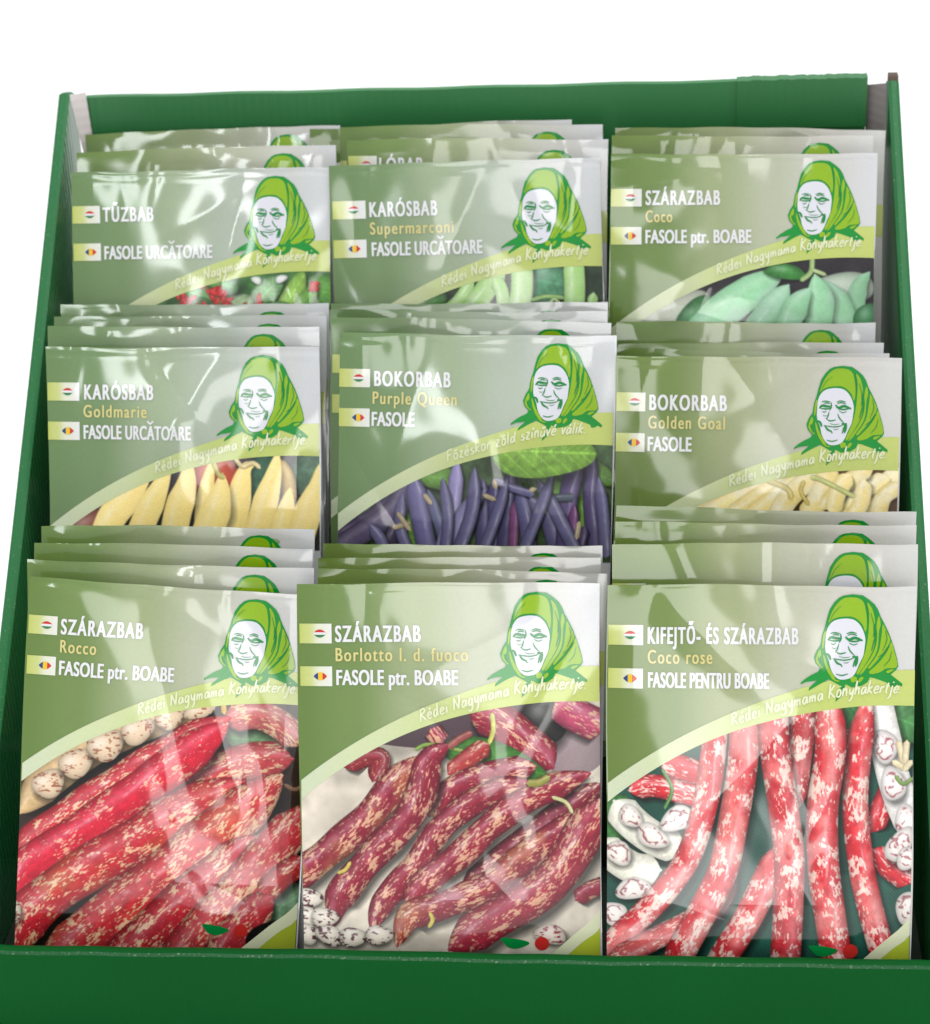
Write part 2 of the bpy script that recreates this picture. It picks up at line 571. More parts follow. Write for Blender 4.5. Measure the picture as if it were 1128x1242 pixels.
def grid_film(S, nx, ny, g):
    xs = np.linspace(0, 1, nx + 1)
    vs_ = (np.linspace(0, 1, ny + 1) ** 1.0) * S.H / W
    U, V = np.meshgrid(xs, vs_)
    # cut edges are not quite straight
    V = V + (0.0035 * np.sin(U * g.uniform(3, 7) + g.uniform(0, 6)) + 0.0012 * np.sin(U * g.uniform(14, 26) + g.uniform(0, 6))) * np.exp(-V * 12)
    U = U + (0.004 * np.sin(V * g.uniform(3, 6) + g.uniform(0, 6))) * (np.abs(U - 0.5) * 2) ** 6
    uv = np.stack([U.ravel(), V.ravel()], 1)
    idx = np.arange((nx + 1) * (ny + 1)).reshape(ny + 1, nx + 1)
    f = np.stack([idx[:-1, :-1], idx[1:, :-1], idx[1:, 1:], idx[:-1, 1:]], -1).reshape(-1, 4)
    # rim: turn the film round the edge and close it with a back sheet on a coarser bulge
    loop = np.concatenate([idx[0, :-1], idx[:-1, -1], idx[-1, :0:-1], idx[:0:-1, 0]])
    x, v = uv[loop, 0] * W, uv[loop, 1] * W
    zb = S.z(x, v)
    rim = np.stack([x - W / 2, -zb + 0.45, S.H - v], 1)
    n0 = len(uv)
    L = len(loop)
    rf = np.stack([loop, np.roll(loop, -1), n0 + np.roll(np.arange(L), -1), n0 + np.arange(L)], 1)
    # back: rings shrinking to the middle
    verts = [rim]
    faces = [f, rf]
    c = np.array([0, 0, S.H / 2])
    prev = n0
    tot = n0 + L
    for sc_, yy in ((0.86, 1.6), (0.6, 2.6), (0.3, 3.0)):
        ring = rim.copy()
        ring[:, 0] = c[0] + (rim[:, 0] - c[0]) * sc_
        ring[:, 2] = c[2] + (rim[:, 2] - c[2]) * sc_
        ring[:, 1] = yy
        verts.append(ring)
        a = np.arange(L)
        faces.append(np.stack([prev + a, prev + np.roll(a, -1), tot + np.roll(a, -1), tot + a], 1))
        prev = tot
        tot += L
    ctr = np.array([[0, 3.0, S.H / 2]])
    verts.append(ctr)
    a = np.arange(0, L - 1, 2)
    faces.append(np.stack([prev + a, prev + a + 1, prev + (a + 2) % L, np.full_like(a, tot)], 1))
    ev = np.vstack(verts)
    return uv, f, ev, np.vstack(faces[1:])


def poly_patch(pts, step=0.016):
    """triangulate a closed (u, v) outline with interior grid points so that it follows the film"""
    pts = [(float(a), float(b_)) for a, b_ in pts]
    n = len(pts)
    dens = []
    for i in range(n):
        a, b_ = np.array(pts[i]), np.array(pts[(i + 1) % n])
        k = max(1, int(np.linalg.norm(b_ - a) / step))
        for j in range(k):
            dens.append(tuple(a + (b_ - a) * j / k))
    P = np.array(dens)
    lo, hi = P.min(0), P.max(0)
    inner = []
    if (hi - lo).max() > step * 1.2:
        gx = np.arange(lo[0] + step / 2, hi[0], step)
        gy = np.arange(lo[1] + step / 2, hi[1], step)
        inner = [(x, y) for x in gx for y in gy]
    verts = [Vector(p) for p in dens] + [Vector(p) for p in inner]
    m_ = len(dens)
    vo, eo, fo, *_ = delaunay_2d_cdt(verts, [], [list(range(m_))], 1, 1e-6)
    return [tuple(v) for v in vo], [tuple(f) for f in fo]


def ribbon(pts, hw, step=0.004, taper=0.0):
    """a pen stroke of half width hw along points"""
    P = smooth_line(pts, step)
    n = len(P)
    T = np.gradient(P, axis=0)
    T /= np.maximum(np.linalg.norm(T, axis=1), 1e-9)[:, None]
    N = np.stack([-T[:, 1], T[:, 0]], 1)
    s = np.linspace(0, 1, n)
    wd = hw * (1 - taper * np.abs(2 * s - 1) ** 2)
    a, b_ = P + N * wd[:, None], P - N * wd[:, None]
    vs_ = [tuple(p) for p in a] + [tuple(p) for p in b_]
    fs_ = [(i, i + 1, n + i + 1, n + i) for i in range(n - 1)]
    return vs_, fs_


def smooth_line(pts, step, closed=False):
    P = np.array(pts, float)
    if len(P) == 2:
        k = max(2, int(np.linalg.norm(P[1] - P[0]) / step) + 1)
        return P[0] + (P[1] - P[0]) * np.linspace(0, 1, k)[:, None]
    if closed:
        Q = np.vstack([P[-1], P, P[0], P[1]])
    else:
        Q = np.vstack([2 * P[0] - P[1], P, 2 * P[-1] - P[-2]])
    out = []
    for i in range(1, len(Q) - 2):
        p0, p1, p2, p3 = Q[i - 1], Q[i], Q[i + 1], Q[i + 2]
        k = max(2, int(np.linalg.norm(p2 - p1) / step) + 1)
        for t in np.arange(k) / k:
            out.append(0.5 * (2 * p1 + (p2 - p0) * t + (2 * p0 - 5 * p1 + 4 * p2 - p3) * t * t + (-p0 + 3 * p1 - 3 * p2 + p3) * t ** 3))
    if not closed:
        out.append(Q[-2])
    return np.array(out)


class Art:
    """pieces of print gathered into one mesh"""

    def __init__(self):
        self.v, self.f, self.l, self.m = [], [], [], []

    def add(self, vf, lift, mi=0):
        vs_, fs_ = vf
        o_ = len(self.v)
        self.v += list(vs_)
        self.l += [lift] * len(vs_)
        for f in fs_:
            self.f.append(tuple(o_ + i for i in f))
            self.m.append(mi)

    def make(self, name, S, mats, parent, shift=(0, 0)):
        uv = np.array(self.v) + np.array(shift)
        return sheet(name, S, uv, self.f, 0, mats, parent, midx=self.m, lifts=np.array(self.l))


# ------------------------------------------------------------------ artwork: portrait of a woman in a headscarf
def E(x, y):
    return (0.626 + (x - 145) * 0.000366, 0.028 + (y - 140) * 0.000366)


def shape(pts, smooth=True):
    P = [E(*p) for p in pts]
    if smooth:
        P = smooth_line(P, 0.006, closed=True)
    return poly_patch(P)


def make_emblem():
    A = Art()
    A.add(shape([(520, 150), (600, 138), (690, 148), (745, 185), (795, 228), (825, 275), (850, 340), (885, 405), (922, 480), (952, 560), (978, 640),
                 (1000, 715), (1010, 780), (992, 812), (945, 855), (985, 885), (1050, 938), (1046, 962), (1002, 944), (978, 962), (945, 966), (930, 935),
                 (870, 912), (800, 888), (762, 880), (740, 925), (690, 955), (600, 968), (545, 940), (525, 1000), (532, 1028), (495, 1058), (456, 1095),
                 (463, 1050), (500, 1008), (496, 950), (450, 925), (395, 895), (300, 945), (216, 995), (222, 968), (292, 905), (195, 918), (145, 940),
                 (150, 922), (192, 888), (240, 858), (302, 828), (320, 800), (278, 752), (264, 700), (288, 640), (322, 588), (335, 500), (358, 430), (374, 360),
                 (398, 275), (440, 208), (482, 168)], False), 0.30, 0)
    lime = [
        [(390, 392), (402, 340), (432, 270), (474, 212), (525, 172), (600, 164), (660, 176), (698, 212), (716, 280), (726, 360), (724, 440), (712, 470),
         (690, 410), (650, 366), (600, 338), (540, 335), (470, 343), (425, 362)],
        [(728, 212), (756, 238), (776, 275), (792, 335), (797, 390), (784, 430), (790, 500), (798, 560), (780, 640), (740, 720), (692, 800), (655, 852),
         (642, 832), (672, 762), (704, 680), (724, 600), (738, 500), (744, 400), (738, 300)],
        [(832, 330), (848, 400), (834, 470), (826, 600), (802, 680), (752, 758), (704, 828), (668, 856), (696, 800), (762, 700), (806, 600), (818, 500), (812, 430), (818, 370)],
        [(868, 404), (902, 470), (934, 545), (900, 620), (852, 690), (802, 750), (756, 800), (742, 788), (792, 720), (834, 640), (852, 540), (860, 470)],
        [(945, 562), (970, 640), (994, 716), (1000, 774), (978, 794), (900, 800), (850, 832), (775, 850), (750, 830), (802, 780), (862, 715), (912, 640)],
        [(350, 480), (366, 468), (358, 540), (346, 610), (336, 615), (340, 540)],
        [(288, 690), (318, 628), (326, 680), (306, 720), (342, 788), (328, 792), (286, 742)],
        [(346, 678), (362, 700), (382, 760), (420, 830), (452, 882), (440, 892), (392, 842), (358, 758)],
        [(388, 806), (450, 892), (496, 908), (470, 916), (420, 884)],
        [(588, 882), (620, 868), (646, 884), (640, 912), (600, 922)],
        [(664, 890), (690, 872), (704, 885), (680, 918), (660, 925)],
        [(905, 822), (940, 808), (972, 806), (950, 826), (915, 842)],
    ]
    for k, p in enumerate(lime):
        A.add(shape(p), 0.40 + 0.004 * k, 1)
    A.add(shape([(364, 560), (370, 480), (392, 420), (432, 377), (492, 357), (560, 353), (620, 368), (668, 412), (700, 474), (714, 540), (708, 610),
                 (698, 680), (664, 756), (634, 830), (596, 878), (532, 897), (478, 890), (434, 846), (408, 788), (396, 730), (372, 668), (362, 610)]), 0.40, 2)
    ln = [
        ([(405, 488), (440, 478), (492, 486)], 4.5), ([(548, 487), (590, 474), (638, 484)], 4.5),
        ([(385, 548), (410, 522), (450, 527), (502, 532)], 10), ([(398, 548), (450, 553), (496, 546)], 6), ([(412, 575), (432, 584), (455, 573)], 4),
        ([(496, 488), (500, 530), (484, 568)], 5.5), ([(538, 514), (570, 540), (622, 524), (690, 548)], 10.5), ([(566, 552), (620, 556), (674, 546)], 6),
        ([(572, 570), (610, 586), (648, 574)], 3.5), ([(480, 578), (466, 630), (448, 648)], 5), ([(458, 650), (492, 666), (546, 655)], 5),
        ([(562, 598), (580, 640), (622, 684)], 5), ([(428, 708), (470, 716), (530, 723), (592, 712), (622, 690)], 4.5),
        ([(440, 714), (470, 750), (508, 766)], 7.5), ([(522, 746), (548, 748), (574, 740)], 2.5), ([(500, 768), (514, 782)], 8),
        ([(640, 695), (622, 735), (608, 785)], 6.5), ([(372, 664), (396, 684), (410, 722)], 9), ([(458, 848), (510, 860), (566, 846)], 4.5),
        ([(600, 690), (628, 696), (652, 690)], 8), ([(420, 610), (440, 620), (462, 612)], 2.5),
        
        
        ([(426, 500), (452, 494), (486, 502)], 5), ([(556, 500), (596, 490), (640, 502)], 5), 
        ([(648, 700), (640, 740), (628, 780)], 9), ([(484, 690), (530, 700), (580, 694)], 2.5),
        ([(760, 300), (790, 420), (784, 520)], 3), ([(890, 460), (905, 540), (870, 640)], 3), ([(830, 700), (880, 660), (930, 600)], 3),
        ([(300, 700), (312, 740), (334, 780)], 4), ([(950, 640), (930, 720), (880, 780)], 2.5), ([(400, 380), (440, 300), (500, 240)], 2),
 ([(792, 430), (802, 500), (770, 640)], 5), ([(720, 205), (738, 290), (742, 400)], 3),
    ]
    for k, (p, hw) in enumerate(ln):
        A.add(ribbon([E(*q) for q in p], hw * 1.25 * 0.000366, 0.004, 0.5), 0.50 + 0.004 * k, 3)
    return A


EMBLEM = make_emblem()
EM_MATS = [M['emgreen'], M['lime'], M['face'], M['line']]

# ------------------------------------------------------------------ artwork: band, labels, slogan, corner
BAND_TOP = [(-0.0, 0.66), (0.08, 0.603), (0.2, 0.518), (0.3, 0.464), (0.4, 0.419), (0.5, 0.378), (0.62, 0.335), (0.75, 0.302), (0.87, 0.281), (1.0, 0.275)]
BAND_LOW = [(-0.0, 0.725), (0.08, 0.662), (0.16, 0.602), (0.25, 0.55), (0.35, 0.50), (0.45, 0.463), (0.54, 0.438), (0.63, 0.417), (0.72, 0.402), (0.85, 0.392), (1.0, 0.394)]


def curve_v(tab, u):
    t = np.array(tab)
    return np.polyval(np.polyfit(t[:, 0], t[:, 1], 4), u)


def strip(u0_, u1_, top, low, n, mrows=5):
    us = np.linspace(u0_, u1_, n + 1)
    a, b_ = top(us), low(us)
    vs_ = [(us[i], a[i] + (b_[i] - a[i]) * j / mrows) for j in range(mrows + 1) for i in range(n + 1)]
    fs_ = [(j * (n + 1) + i, (j + 1) * (n + 1) + i, (j + 1) * (n + 1) + i + 1, j * (n + 1) + i + 1) for j in range(mrows) for i in range(n)]
    return vs_, fs_


def make_band():
    A = Art()
    A.add(strip(0.003, 0.997, lambda u: curve_v(BAND_TOP, u), lambda u: curve_v(BAND_LOW, u), 110, 10), 0.20)
    return A


BAND = make_band()


def make_label(kind, ua, ub):
    A = Art()
    va, vb = (0.131, 0.197) if kind == 'hu' else (0.274, 0.340)
    n = 12
    A.add(strip(ua, ub, lambda u: np.full_like(u, va), lambda u: np.full_like(u, vb), n, 7), 0.20, 0)
    cu, cv = ua + (ub - ua) * 0.63, (va + vb) / 2
    ra, rb = 0.0225, 0.0135
    lens = lambda t: rb * (1 - np.abs(t) ** 2.0)
    if kind == 'hu':
        cuts = [(-1, -0.30, 1), (-0.30, 0.30, 2), (0.30, 1, 3)]
        for a, b_, mi in cuts:
            top = lambda u, a=a: cv + np.maximum(-lens((u - cu) / ra), np.minimum(lens((u - cu) / ra), a * rb))
            low = lambda u, b_=b_: cv + np.maximum(-lens((u - cu) / ra), np.minimum(lens((u - cu) / ra), b_ * rb))
            A.add(strip(cu - ra, cu + ra, top, low, 16, 1), 0.30 + 0.01 * mi, mi)
    else:
        for a, b_, mi in [(-1, -0.33, 4), (-0.33, 0.33, 5), (0.33, 1, 1)]:
            A.add(strip(cu + a * ra, cu + b_ * ra, lambda u: cv - lens((u - cu) / ra), lambda u: cv + lens((u - cu) / ra), 8, 2), 0.30, mi)
    return A


LAB_MATS = [M['label'], M['red'], M['flagwhite'], M['flaggreen'], M['blue'], M['yellow']]

o_ = [(.1, .5), (.2, .95), (.5, .95), (.62, .5), (.5, .05), (.2, .05), (.1, .5)]
u_ = [(.08, 1), (.1, .25), (.3, .0), (.52, .3), (.58, 1)]
a_ = [(.58, .88), (.25, .95), (.06, .4), (.2, .02), (.45, .25), (.58, 1.0)]
e_ = [(.1, .45), (.55, .6), (.48, .98), (.18, .85), (.08, .35), (.3, .02), (.62, .22)]
G = {
    'R': (.85, [[(.05, 0), (.12, 1.8)], [(.0, 1.6), (.5, 1.8), (.65, 1.35), (.15, .9)], [(.2, .9), (.8, .0)]]),
    'é': (.72, [e_, [(.3, 1.25), (.52, 1.65)]]), 'e': (.7, [e_]),
    'd': (.76, [a_[:-1] + [(.56, .8)], [(.64, 1.8), (.58, .6), (.68, 0)]]),
    'i': (.34, [[(.12, 1), (.14, 0)], [(.16, 1.4), (.18, 1.55)]]), 'í': (.36, [[(.12, 1), (.14, 0)], [(.14, 1.3), (.32, 1.65)]]),
    'N': (1.0, [[(.05, 0), (.1, 1.7)], [(.1, 1.7), (.72, .05)], [(.72, .05), (.86, 1.9)]]),
    'a': (.76, [a_, [(.58, 1), (.66, 0)]]), 'á': (.76, [a_, [(.58, 1), (.66, 0)], [(.3, 1.25), (.52, 1.65)]]),
    'g': (.74, [a_, [(.58, 1), (.56, -.4), (.3, -.8), (.05, -.55)]]), 'y': (.7, [[(.06, 1), (.14, .3), (.36, .22), (.58, .9)], [(.6, 1), (.5, -.4), (.2, -.85)]]),
    'm': (1.0, [[(.05, 0), (.1, 1)], [(.1, .6), (.36, 1), (.42, .0)], [(.44, .6), (.7, 1), (.8, 0)]]),
    'n': (.72, [[(.05, 0), (.1, 1)], [(.1, .6), (.4, 1), (.52, .6), (.56, 0)]]),
    'K': (.85, [[(.05, 0), (.14, 1.85)], [(.72, 1.6), (.14, .8)], [(.14, .8), (.8, 0)]]), 'ö': (.74, [o_, [(.2, 1.4), (.22, 1.52)], [(.46, 1.4), (.48, 1.52)]]),
    'ő': (.74, [o_, [(.18, 1.25), (.3, 1.6)], [(.42, 1.25), (.56, 1.6)]]), 'o': (.74, [o_]),
    'h': (.72, [[(.05, 0), (.12, 1.85)], [(.1, .5), (.38, 1), (.5, .7), (.56, 0)]]), 'k': (.7, [[(.05, 0), (.12, 1.85)], [(.56, 1.0), (.1, .5)], [(.12, .5), (.64, 0)]]),
    'r': (.55, [[(.05, 0), (.1, 1)], [(.1, .6), (.28, .95), (.5, .92)]]), 't': (.5, [[(.24, 1.55), (.18, .25), (.4, .0)], [(0, 1.02), (.46, 1.1)]]),
    'j': (.4, [[(.26, 1), (.24, -.4), (.0, -.8)], [(.28, 1.4), (.3, 1.55)]]), '.': (.3, [[(.1, 0), (.14, .14)]]),
    'F': (.8, [[(.08, 0), (.12, 1.8)], [(.1, 1.75), (.75, 1.85)], [(.1, .95), (.6, 1.02)]]), 'z': (.65, [[(.08, .95), (.55, .98)], [(.55, .98), (.06, .05)], [(.06, .05), (.62, .0)]]),
    's': (.6, [[(.5, .9), (.2, .95), (.15, .65), (.46, .4), (.4, .05), (.06, .08)]]), 'l': (.34, [[(.1, 1.85), (.12, 0)]]),
    'ű': (.72, [u_, [(.56, 1), (.62, 0)], [(.18, 1.25), (.3, 1.6)], [(.42, 1.25), (.56, 1.6)]]), 'v': (.62, [[(.05, 1), (.26, 0)], [(.26, 0), (.54, 1.05)]]), ' ': (.5, []),
}


def make_slogan(text, ua=0.405, ub=0.955):
    base = [(0.39, 0.462), (0.55, 0.408), (0.70, 0.369), (0.84, 0.352), (1.0, 0.348)]
    P = smooth_line(base, 0.004)
    tot = sum(G[c][0] + 0.1 for c in text)
    em = (ub - ua) / tot
    g = random.Random(len(text))
    A = Art()
    x = 0.0
    k = 0
    for c in text:
        w, st = G[c]
        uc = ua + (x + w / 2) * em
        vc = np.interp(uc, P[:, 0], P[:, 1])
        sl_ = (np.interp(uc + .01, P[:, 0], P[:, 1]) - np.interp(uc - .01, P[:, 0], P[:, 1])) / .02
        ang = math.atan(sl_)
        hgt = 0.0225 * g.uniform(.93, 1.12)
        for s in st:
            pts = []
            for (a, b_) in s:
                dx, dy = (a - w / 2) * em + 0.24 * b_ * em, -b_ * hgt
                pts.append((uc + dx * math.cos(ang) - dy * math.sin(ang), vc + dx * math.sin(ang) + dy * math.cos(ang)))
            A.add(ribbon(pts, 0.0031, 0.004, 0.25), 0.64 + 0.003 * (k % 5))
            k += 1
        x += w + 0.1
    return A


SLOGAN = make_slogan('Rédei Nagymama Könyhakertje.')
SLOGAN_PURPLE = make_slogan('Főzéskor zöld színűvé válik.', 0.40, 0.90)

# text set in the built-in face, squeezed to the width of the packet lettering
_txt = bpy.data.curves.new('lettering', 'FONT')
_txto = bpy.data.objects.new('lettering', _txt)
COL.objects.link(_txto)


def text_mesh(s, off, spacing):
    _txt.body = s
    _txt.size = 1.0
    _txt.offset = off
    _txt.space_character = spacing
    bpy.context.view_layer.update()
    dg = bpy.context.evaluated_depsgraph_get()
    me = bpy.data.meshes.new_from_object(_txto.evaluated_get(dg))
    return me


def make_text(s, ua, ub, vt, vb, off=0.02, spacing=1.0, lift=0.3, cap=0.715, bold=0.0015):
    src = s.replace('Ă', 'A')
    me = text_mesh(src, off, spacing)
    co = np.array([v.co[:2] for v in me.vertices])
    x0_, x1_ = co[:, 0].min(), co[:, 0].max()
    sx = (ub - ua) / (x1_ - x0_)
    sy = (vb - vt) / cap
    bm = bmesh.new()
    bm.from_mesh(me)
    bmesh.ops.remove_doubles(bm, verts=bm.verts, dist=1e-5)
    for v in bm.verts:
        v.co = Vector((ua + (v.co.x - x0_) * sx, vb - v.co.y * sy, 0))
    lo = [min(v.co[i] for v in bm.verts) for i in (0, 1)]
    hi = [max(v.co[i] for v in bm.verts) for i in (0, 1)]
    for ax in (0, 1):
        p = lo[ax] + 0.013
        while p < hi[ax]:
            c = Vector((0, 0, 0))
            c[ax] = p
            nrm = Vector((0, 0, 0))
            nrm[ax] = 1
            bmesh.ops.bisect_plane(bm, geom=bm.verts[:] + bm.edges[:] + bm.faces[:], plane_co=c, plane_no=nrm, dist=1e-6)
            p += 0.013
    bm.verts.index_update()
    A = Art()
    fcs = [tuple(v.index for v in f.verts) for f in bm.faces]
    for k_, du in enumerate((-bold, bold)):
        A.add(([(v.co.x + du, v.co.y) for v in bm.verts], fcs), lift + 0.05 * k_)
    bm.free()
    bpy.data.meshes.remove(me)
    k = 0
    for i, ch in enumerate(s):
        if ch == 'Ă':
            def wid(t):
                m_ = text_mesh(t, off, spacing)
                r = max(v.co[0] for v in m_.vertices)
                bpy.data.meshes.remove(m_)
                return r
            c = ua + ((wid(src[:i] + 'A') + wid(src[:i] + 'I') - 0.22) / 2 - x0_) * sx - 0.002
            A.add(ribbon([(c - 0.011, vt - 0.016), (c, vt - 0.007), (c + 0.011, vt - 0.016)], 0.003, 0.002), lift + 0.05)
    return A


def make_corner():
    A = Art()
    A.add(poly_patch(smooth_line([(0.79, 1.29), (0.90, 1.19), (0.96, 1.14), (0.997, 1.10)], 0.01).tolist() + [(0.997, 1.16)] +
                     smooth_line([(0.98, 1.18), (0.93, 1.215), (0.85, 1.29)], 0.01).tolist()), 0.20, 0)
    A.add(poly_patch([(0.996, 1.135), (0.97, 1.17), (0.92, 1.21), (0.84, 1.291), (0.996, 1.291)]), 0.14, 1)
    return A


CORNER = make_corner()


def make_logo():
    A = Art()
    leaf = smooth_line([(0.665, 1.193), (0.69, 1.192), (0.74, 1.2), (0.76, 1.212), (0.72, 1.23), (0.69, 1.225), (0.675, 1.21)], 0.006, closed=True)
    A.add(poly_patch(leaf), 0.30, 0)
    A.add(poly_patch([(0.802 + 0.024 * math.cos(t), 1.212 + 0.024 * math.sin(t)) for t in np.linspace(0, 2 * math.pi, 28)[:-1]]), 0.32, 1)
    return A


LOGO = make_logo()


# ------------------------------------------------------------------ printed photographs of beans
def vnoise(x, y, g, n=64):
    L = g.rand(n, n)
    xi, yi = np.floor(x).astype(int), np.floor(y).astype(int)
    fx, fy = x - xi, y - yi
    fx, fy = fx * fx * (3 - 2 * fx), fy * fy * (3 - 2 * fy)
    a = L[xi % n, yi % n] * (1 - fx) + L[(xi + 1) % n, yi % n] * fx
    b_ = L[xi % n, (yi + 1) % n] * (1 - fx) + L[(xi + 1) % n, (yi + 1) % n] * fx
    return a * (1 - fy) + b_ * fy


def fbm(x, y, g, o_n=3):
    s, a, t = 0, 0.5, 0
    for k in range(o_n):
        s = s + a * vnoise(x * 2 ** k + 7.3 * k, y * 2 ** k + 3.1 * k, g)
        t += a
        a *= 0.55
    return s / t


class Canvas:
    """the printed picture: sRGB floats over (u, v); drawing coordinates are the enlarged photo's via to_uv"""

    def __init__(self, v0, v1, res, to_uv, bg, seed):
        self.n, self.mrow = res, int(round((v1 - v0) * res))
        self.v0, self.res = v0, res
        self.U, self.V = np.meshgrid(np.linspace(0, 1, self.n + 1), v0 + np.arange(self.mrow + 1) / res)
        self.img = np.zeros(self.U.shape + (3,))
        self.img[:] = bg
        self.to_uv = to_uv
        self.g = np.random.RandomState(seed)
        self.k = np.linalg.norm(np.array(to_uv(101, 100)) - np.array(to_uv(100, 100)))
        # pixel -> drawing coordinates (inverse affine)
        o0 = np.array(to_uv(0, 0))
        Mx = np.array([np.array(to_uv(1, 0)) - o0, np.array(to_uv(0, 1)) - o0]).T
        Mi = np.linalg.inv(Mx)
        self.X = Mi[0, 0] * (self.U - o0[0]) + Mi[0, 1] * (self.V - o0[1])
        self.Y = Mi[1, 0] * (self.U - o0[0]) + Mi[1, 1] * (self.V - o0[1])
        self.aa = 0.8 / res / self.k

    def blend(self, c, m_):
        self.img += (np.asarray(c, float) - self.img) * np.clip(m_, 0, 1)[..., None]

    def mottle(self, amt, sc_):
        n = fbm(self.X / sc_, self.Y / sc_, self.g) - 0.5
        self.img *= (1 + amt * n * 2)[..., None]

    def weave(self, amt, sc_):
        self.img *= (1 + amt * (np.sin(self.X / sc_ * 6.28) * np.sin(self.Y / sc_ * 6.28)))[..., None]

    def pod(self, pts, hw, col, spots=None, edge=0.48, hi=0.24, shadow=0.6, ends=(0.14, 0.14), bumps=0.0, soft=1.0, spot_amt=0.45, fine=(15, 5), alt=None, big_amt=0.6, base=0.80, tex=0.16):
        P = smooth_line(pts, 9.0)
        n = len(P)
        s = np.linspace(0, 1, n)
        L = np.linalg.norm(np.diff(P, axis=0), axis=1).sum()
        prof = np.minimum(1, np.minimum((s / max(ends[0], 1e-3) + 0.02) ** 0.6, ((1 - s) / max(ends[1], 1e-3) + 0.02) ** 0.6))
        prof = prof * (1 + bumps * np.sin(s * L / (hw * 1.9) * 3.0 + self.g.uniform(0, 6)))
        T = np.gradient(P, axis=0)
        T /= np.maximum(np.linalg.norm(T, axis=1), 1e-9)[:, None]
        lo, hi_ = P.min(0) - hw * 1.7 - 20, P.max(0) + hw * 1.7 + 20
        sel = np.where((self.X > lo[0]) & (self.X < hi_[0]) & (self.Y > lo[1]) & (self.Y < hi_[1]))
        if len(sel[0]) == 0:
            return
        x, y = self.X[sel], self.Y[sel]
        best = np.full(x.shape, 1e12)
        idx = np.zeros(x.shape, int)
        for i in range(n):
            dd = (x - P[i, 0]) ** 2 + (y - P[i, 1]) ** 2
            mk = dd < best
            best[mk] = dd[mk]
            idx[mk] = i
        dx, dy = x - P[idx, 0], y - P[idx, 1]
        cross = T[idx, 0] * dy - T[idx, 1] * dx
        along = T[idx, 0] * dx + T[idx, 1] * dy
        w = hw * prof[idx] + 1e-3
        sc = s[idx] + along / L
        w = hw * np.interp(sc, s, prof) + 1e-3
        dist = np.where((sc > 0) & (sc < 1), np.abs(cross), np.sqrt(best))
        t = np.clip(cross / w, -1.3, 1.3)
        im = self.img[sel]
        if shadow > 0:
            ds = np.sqrt((dx - hw * 0.18) ** 2 + (dy - hw * 0.30) ** 2)
            ms = np.clip((w * 1.32 - ds) / (hw * 0.45), 0, 1) * shadow
            im = im * (1 - ms)[:, None]
        m_ = np.clip((w - dist) / (self.aa * 1.6 * soft) + 0.5, 0, 1)
        c = np.tile(np.asarray(col, float), (len(x), 1))
        sl_ = s[idx] * L + along
        ph = self.g.uniform(0, 50)
        if alt is not None:
            q = np.clip((fbm(sl_ / (hw * 1.6) + ph, t * 0.8 + ph, self.g, 2) - 0.42) * 4, 0, 1)
            c = c + (np.asarray(alt, float) - c) * (q * 0.75)[:, None]
        if spots is not None:
            big = fbm(sl_ / (fine[0] * 3.2) + ph, cross / (fine[1] * 6) + ph, self.g, 2)
            n1 = fbm(sl_ / fine[0] + ph + 0.35 * np.sin(cross / 9), cross / fine[1] + ph, self.g, 4)
            thr = base -  0.45 * spot_amt - big_amt * (big - 0.5)
            q = np.clip((n1 - thr) * 7.5 + 0.1, 0, 1)
            c = c * (0.86 + 0.28 * fbm(sl_ / 30 + ph, cross / 12 + ph, self.g, 3))[:, None]
            c = c + (np.asarray(spots, float) - c) * (q * 0.84)[:, None]
        tt = np.clip(np.abs(t), 0, 1)
        body = edge + (1 - edge) * np.sqrt(np.clip(1 - tt ** 2.2, 0, 1))
        lt = np.exp(-((t + 0.35) / 0.33) ** 2)
        c = c * body[:, None]
        c = c + (255 - c) * (lt * hi * (0.6 + 0.8 * fbm(sl_ / 40 + ph, t * 2, self.g, 2)))[:, None] * 0.8
        sharp = np.exp(-((t + 0.30 + 0.12 * np.sin(sl_ / (hw * 1.3) + ph)) / 0.085) ** 2) * np.clip((fbm(sl_ / 46 + ph, t + ph, self.g, 2) - 0.46) * 5, 0, 1)
        c = c + (255 - c) * (sharp * hi * 1.3)[:, None]
        c = c * (1 - tex / 2 + tex * fbm(sl_ / 14, cross / 14, self.g, 2))[:, None]
        im = im + (c - im) * m_[:, None]
        self.img[sel] = im

    def blob(self, cx, cy, rx, ry, col, ang=0.0, spots=None, edge=0.62, hi=0.3, shadow=0.5, veins=0.0, spot_amt=0.4, rings=None):
        ca, sa = math.cos(ang), math.sin(ang)
        R = max(rx, ry) * 1.6 + 10
        sel = np.where((np.abs(self.X - cx) < R) & (np.abs(self.Y - cy) < R))
        if len(sel[0]) == 0:
            return
        x, y = self.X[sel] - cx, self.Y[sel] - cy
        im = self.img[sel]
        a, b_ = (x * ca + y * sa) / rx, (-x * sa + y * ca) / ry
        rr = np.sqrt(a * a + b_ * b_) * (1 + 0.08 * np.sin(np.arctan2(b_, a) * 3 + cx))
        if shadow > 0:
            xs, ys = x - 0.12 * ry, y - 0.25 * ry
            rs = np.sqrt(((xs * ca + ys * sa) / rx) ** 2 + ((-xs * sa + ys * ca) / ry) ** 2)
            im = im * (1 - np.clip((1.25 - rs) / 0.4, 0, 1) * shadow)[:, None]
        m_ = np.clip((1 - rr) * min(rx, ry) / (self.aa * 1.6) + 0.5, 0, 1)
        c = np.tile(np.asarray(col, float), (len(x), 1))
        if spots is not None:
            n1 = fbm(x / 16 + cx, y / 9 + cy, self.g, 3)
            q = np.clip((n1 - (1 - spot_amt)) * 10, 0, 1)
            c = c + (np.asarray(spots, float) - c) * (q * 0.85)[:, None]
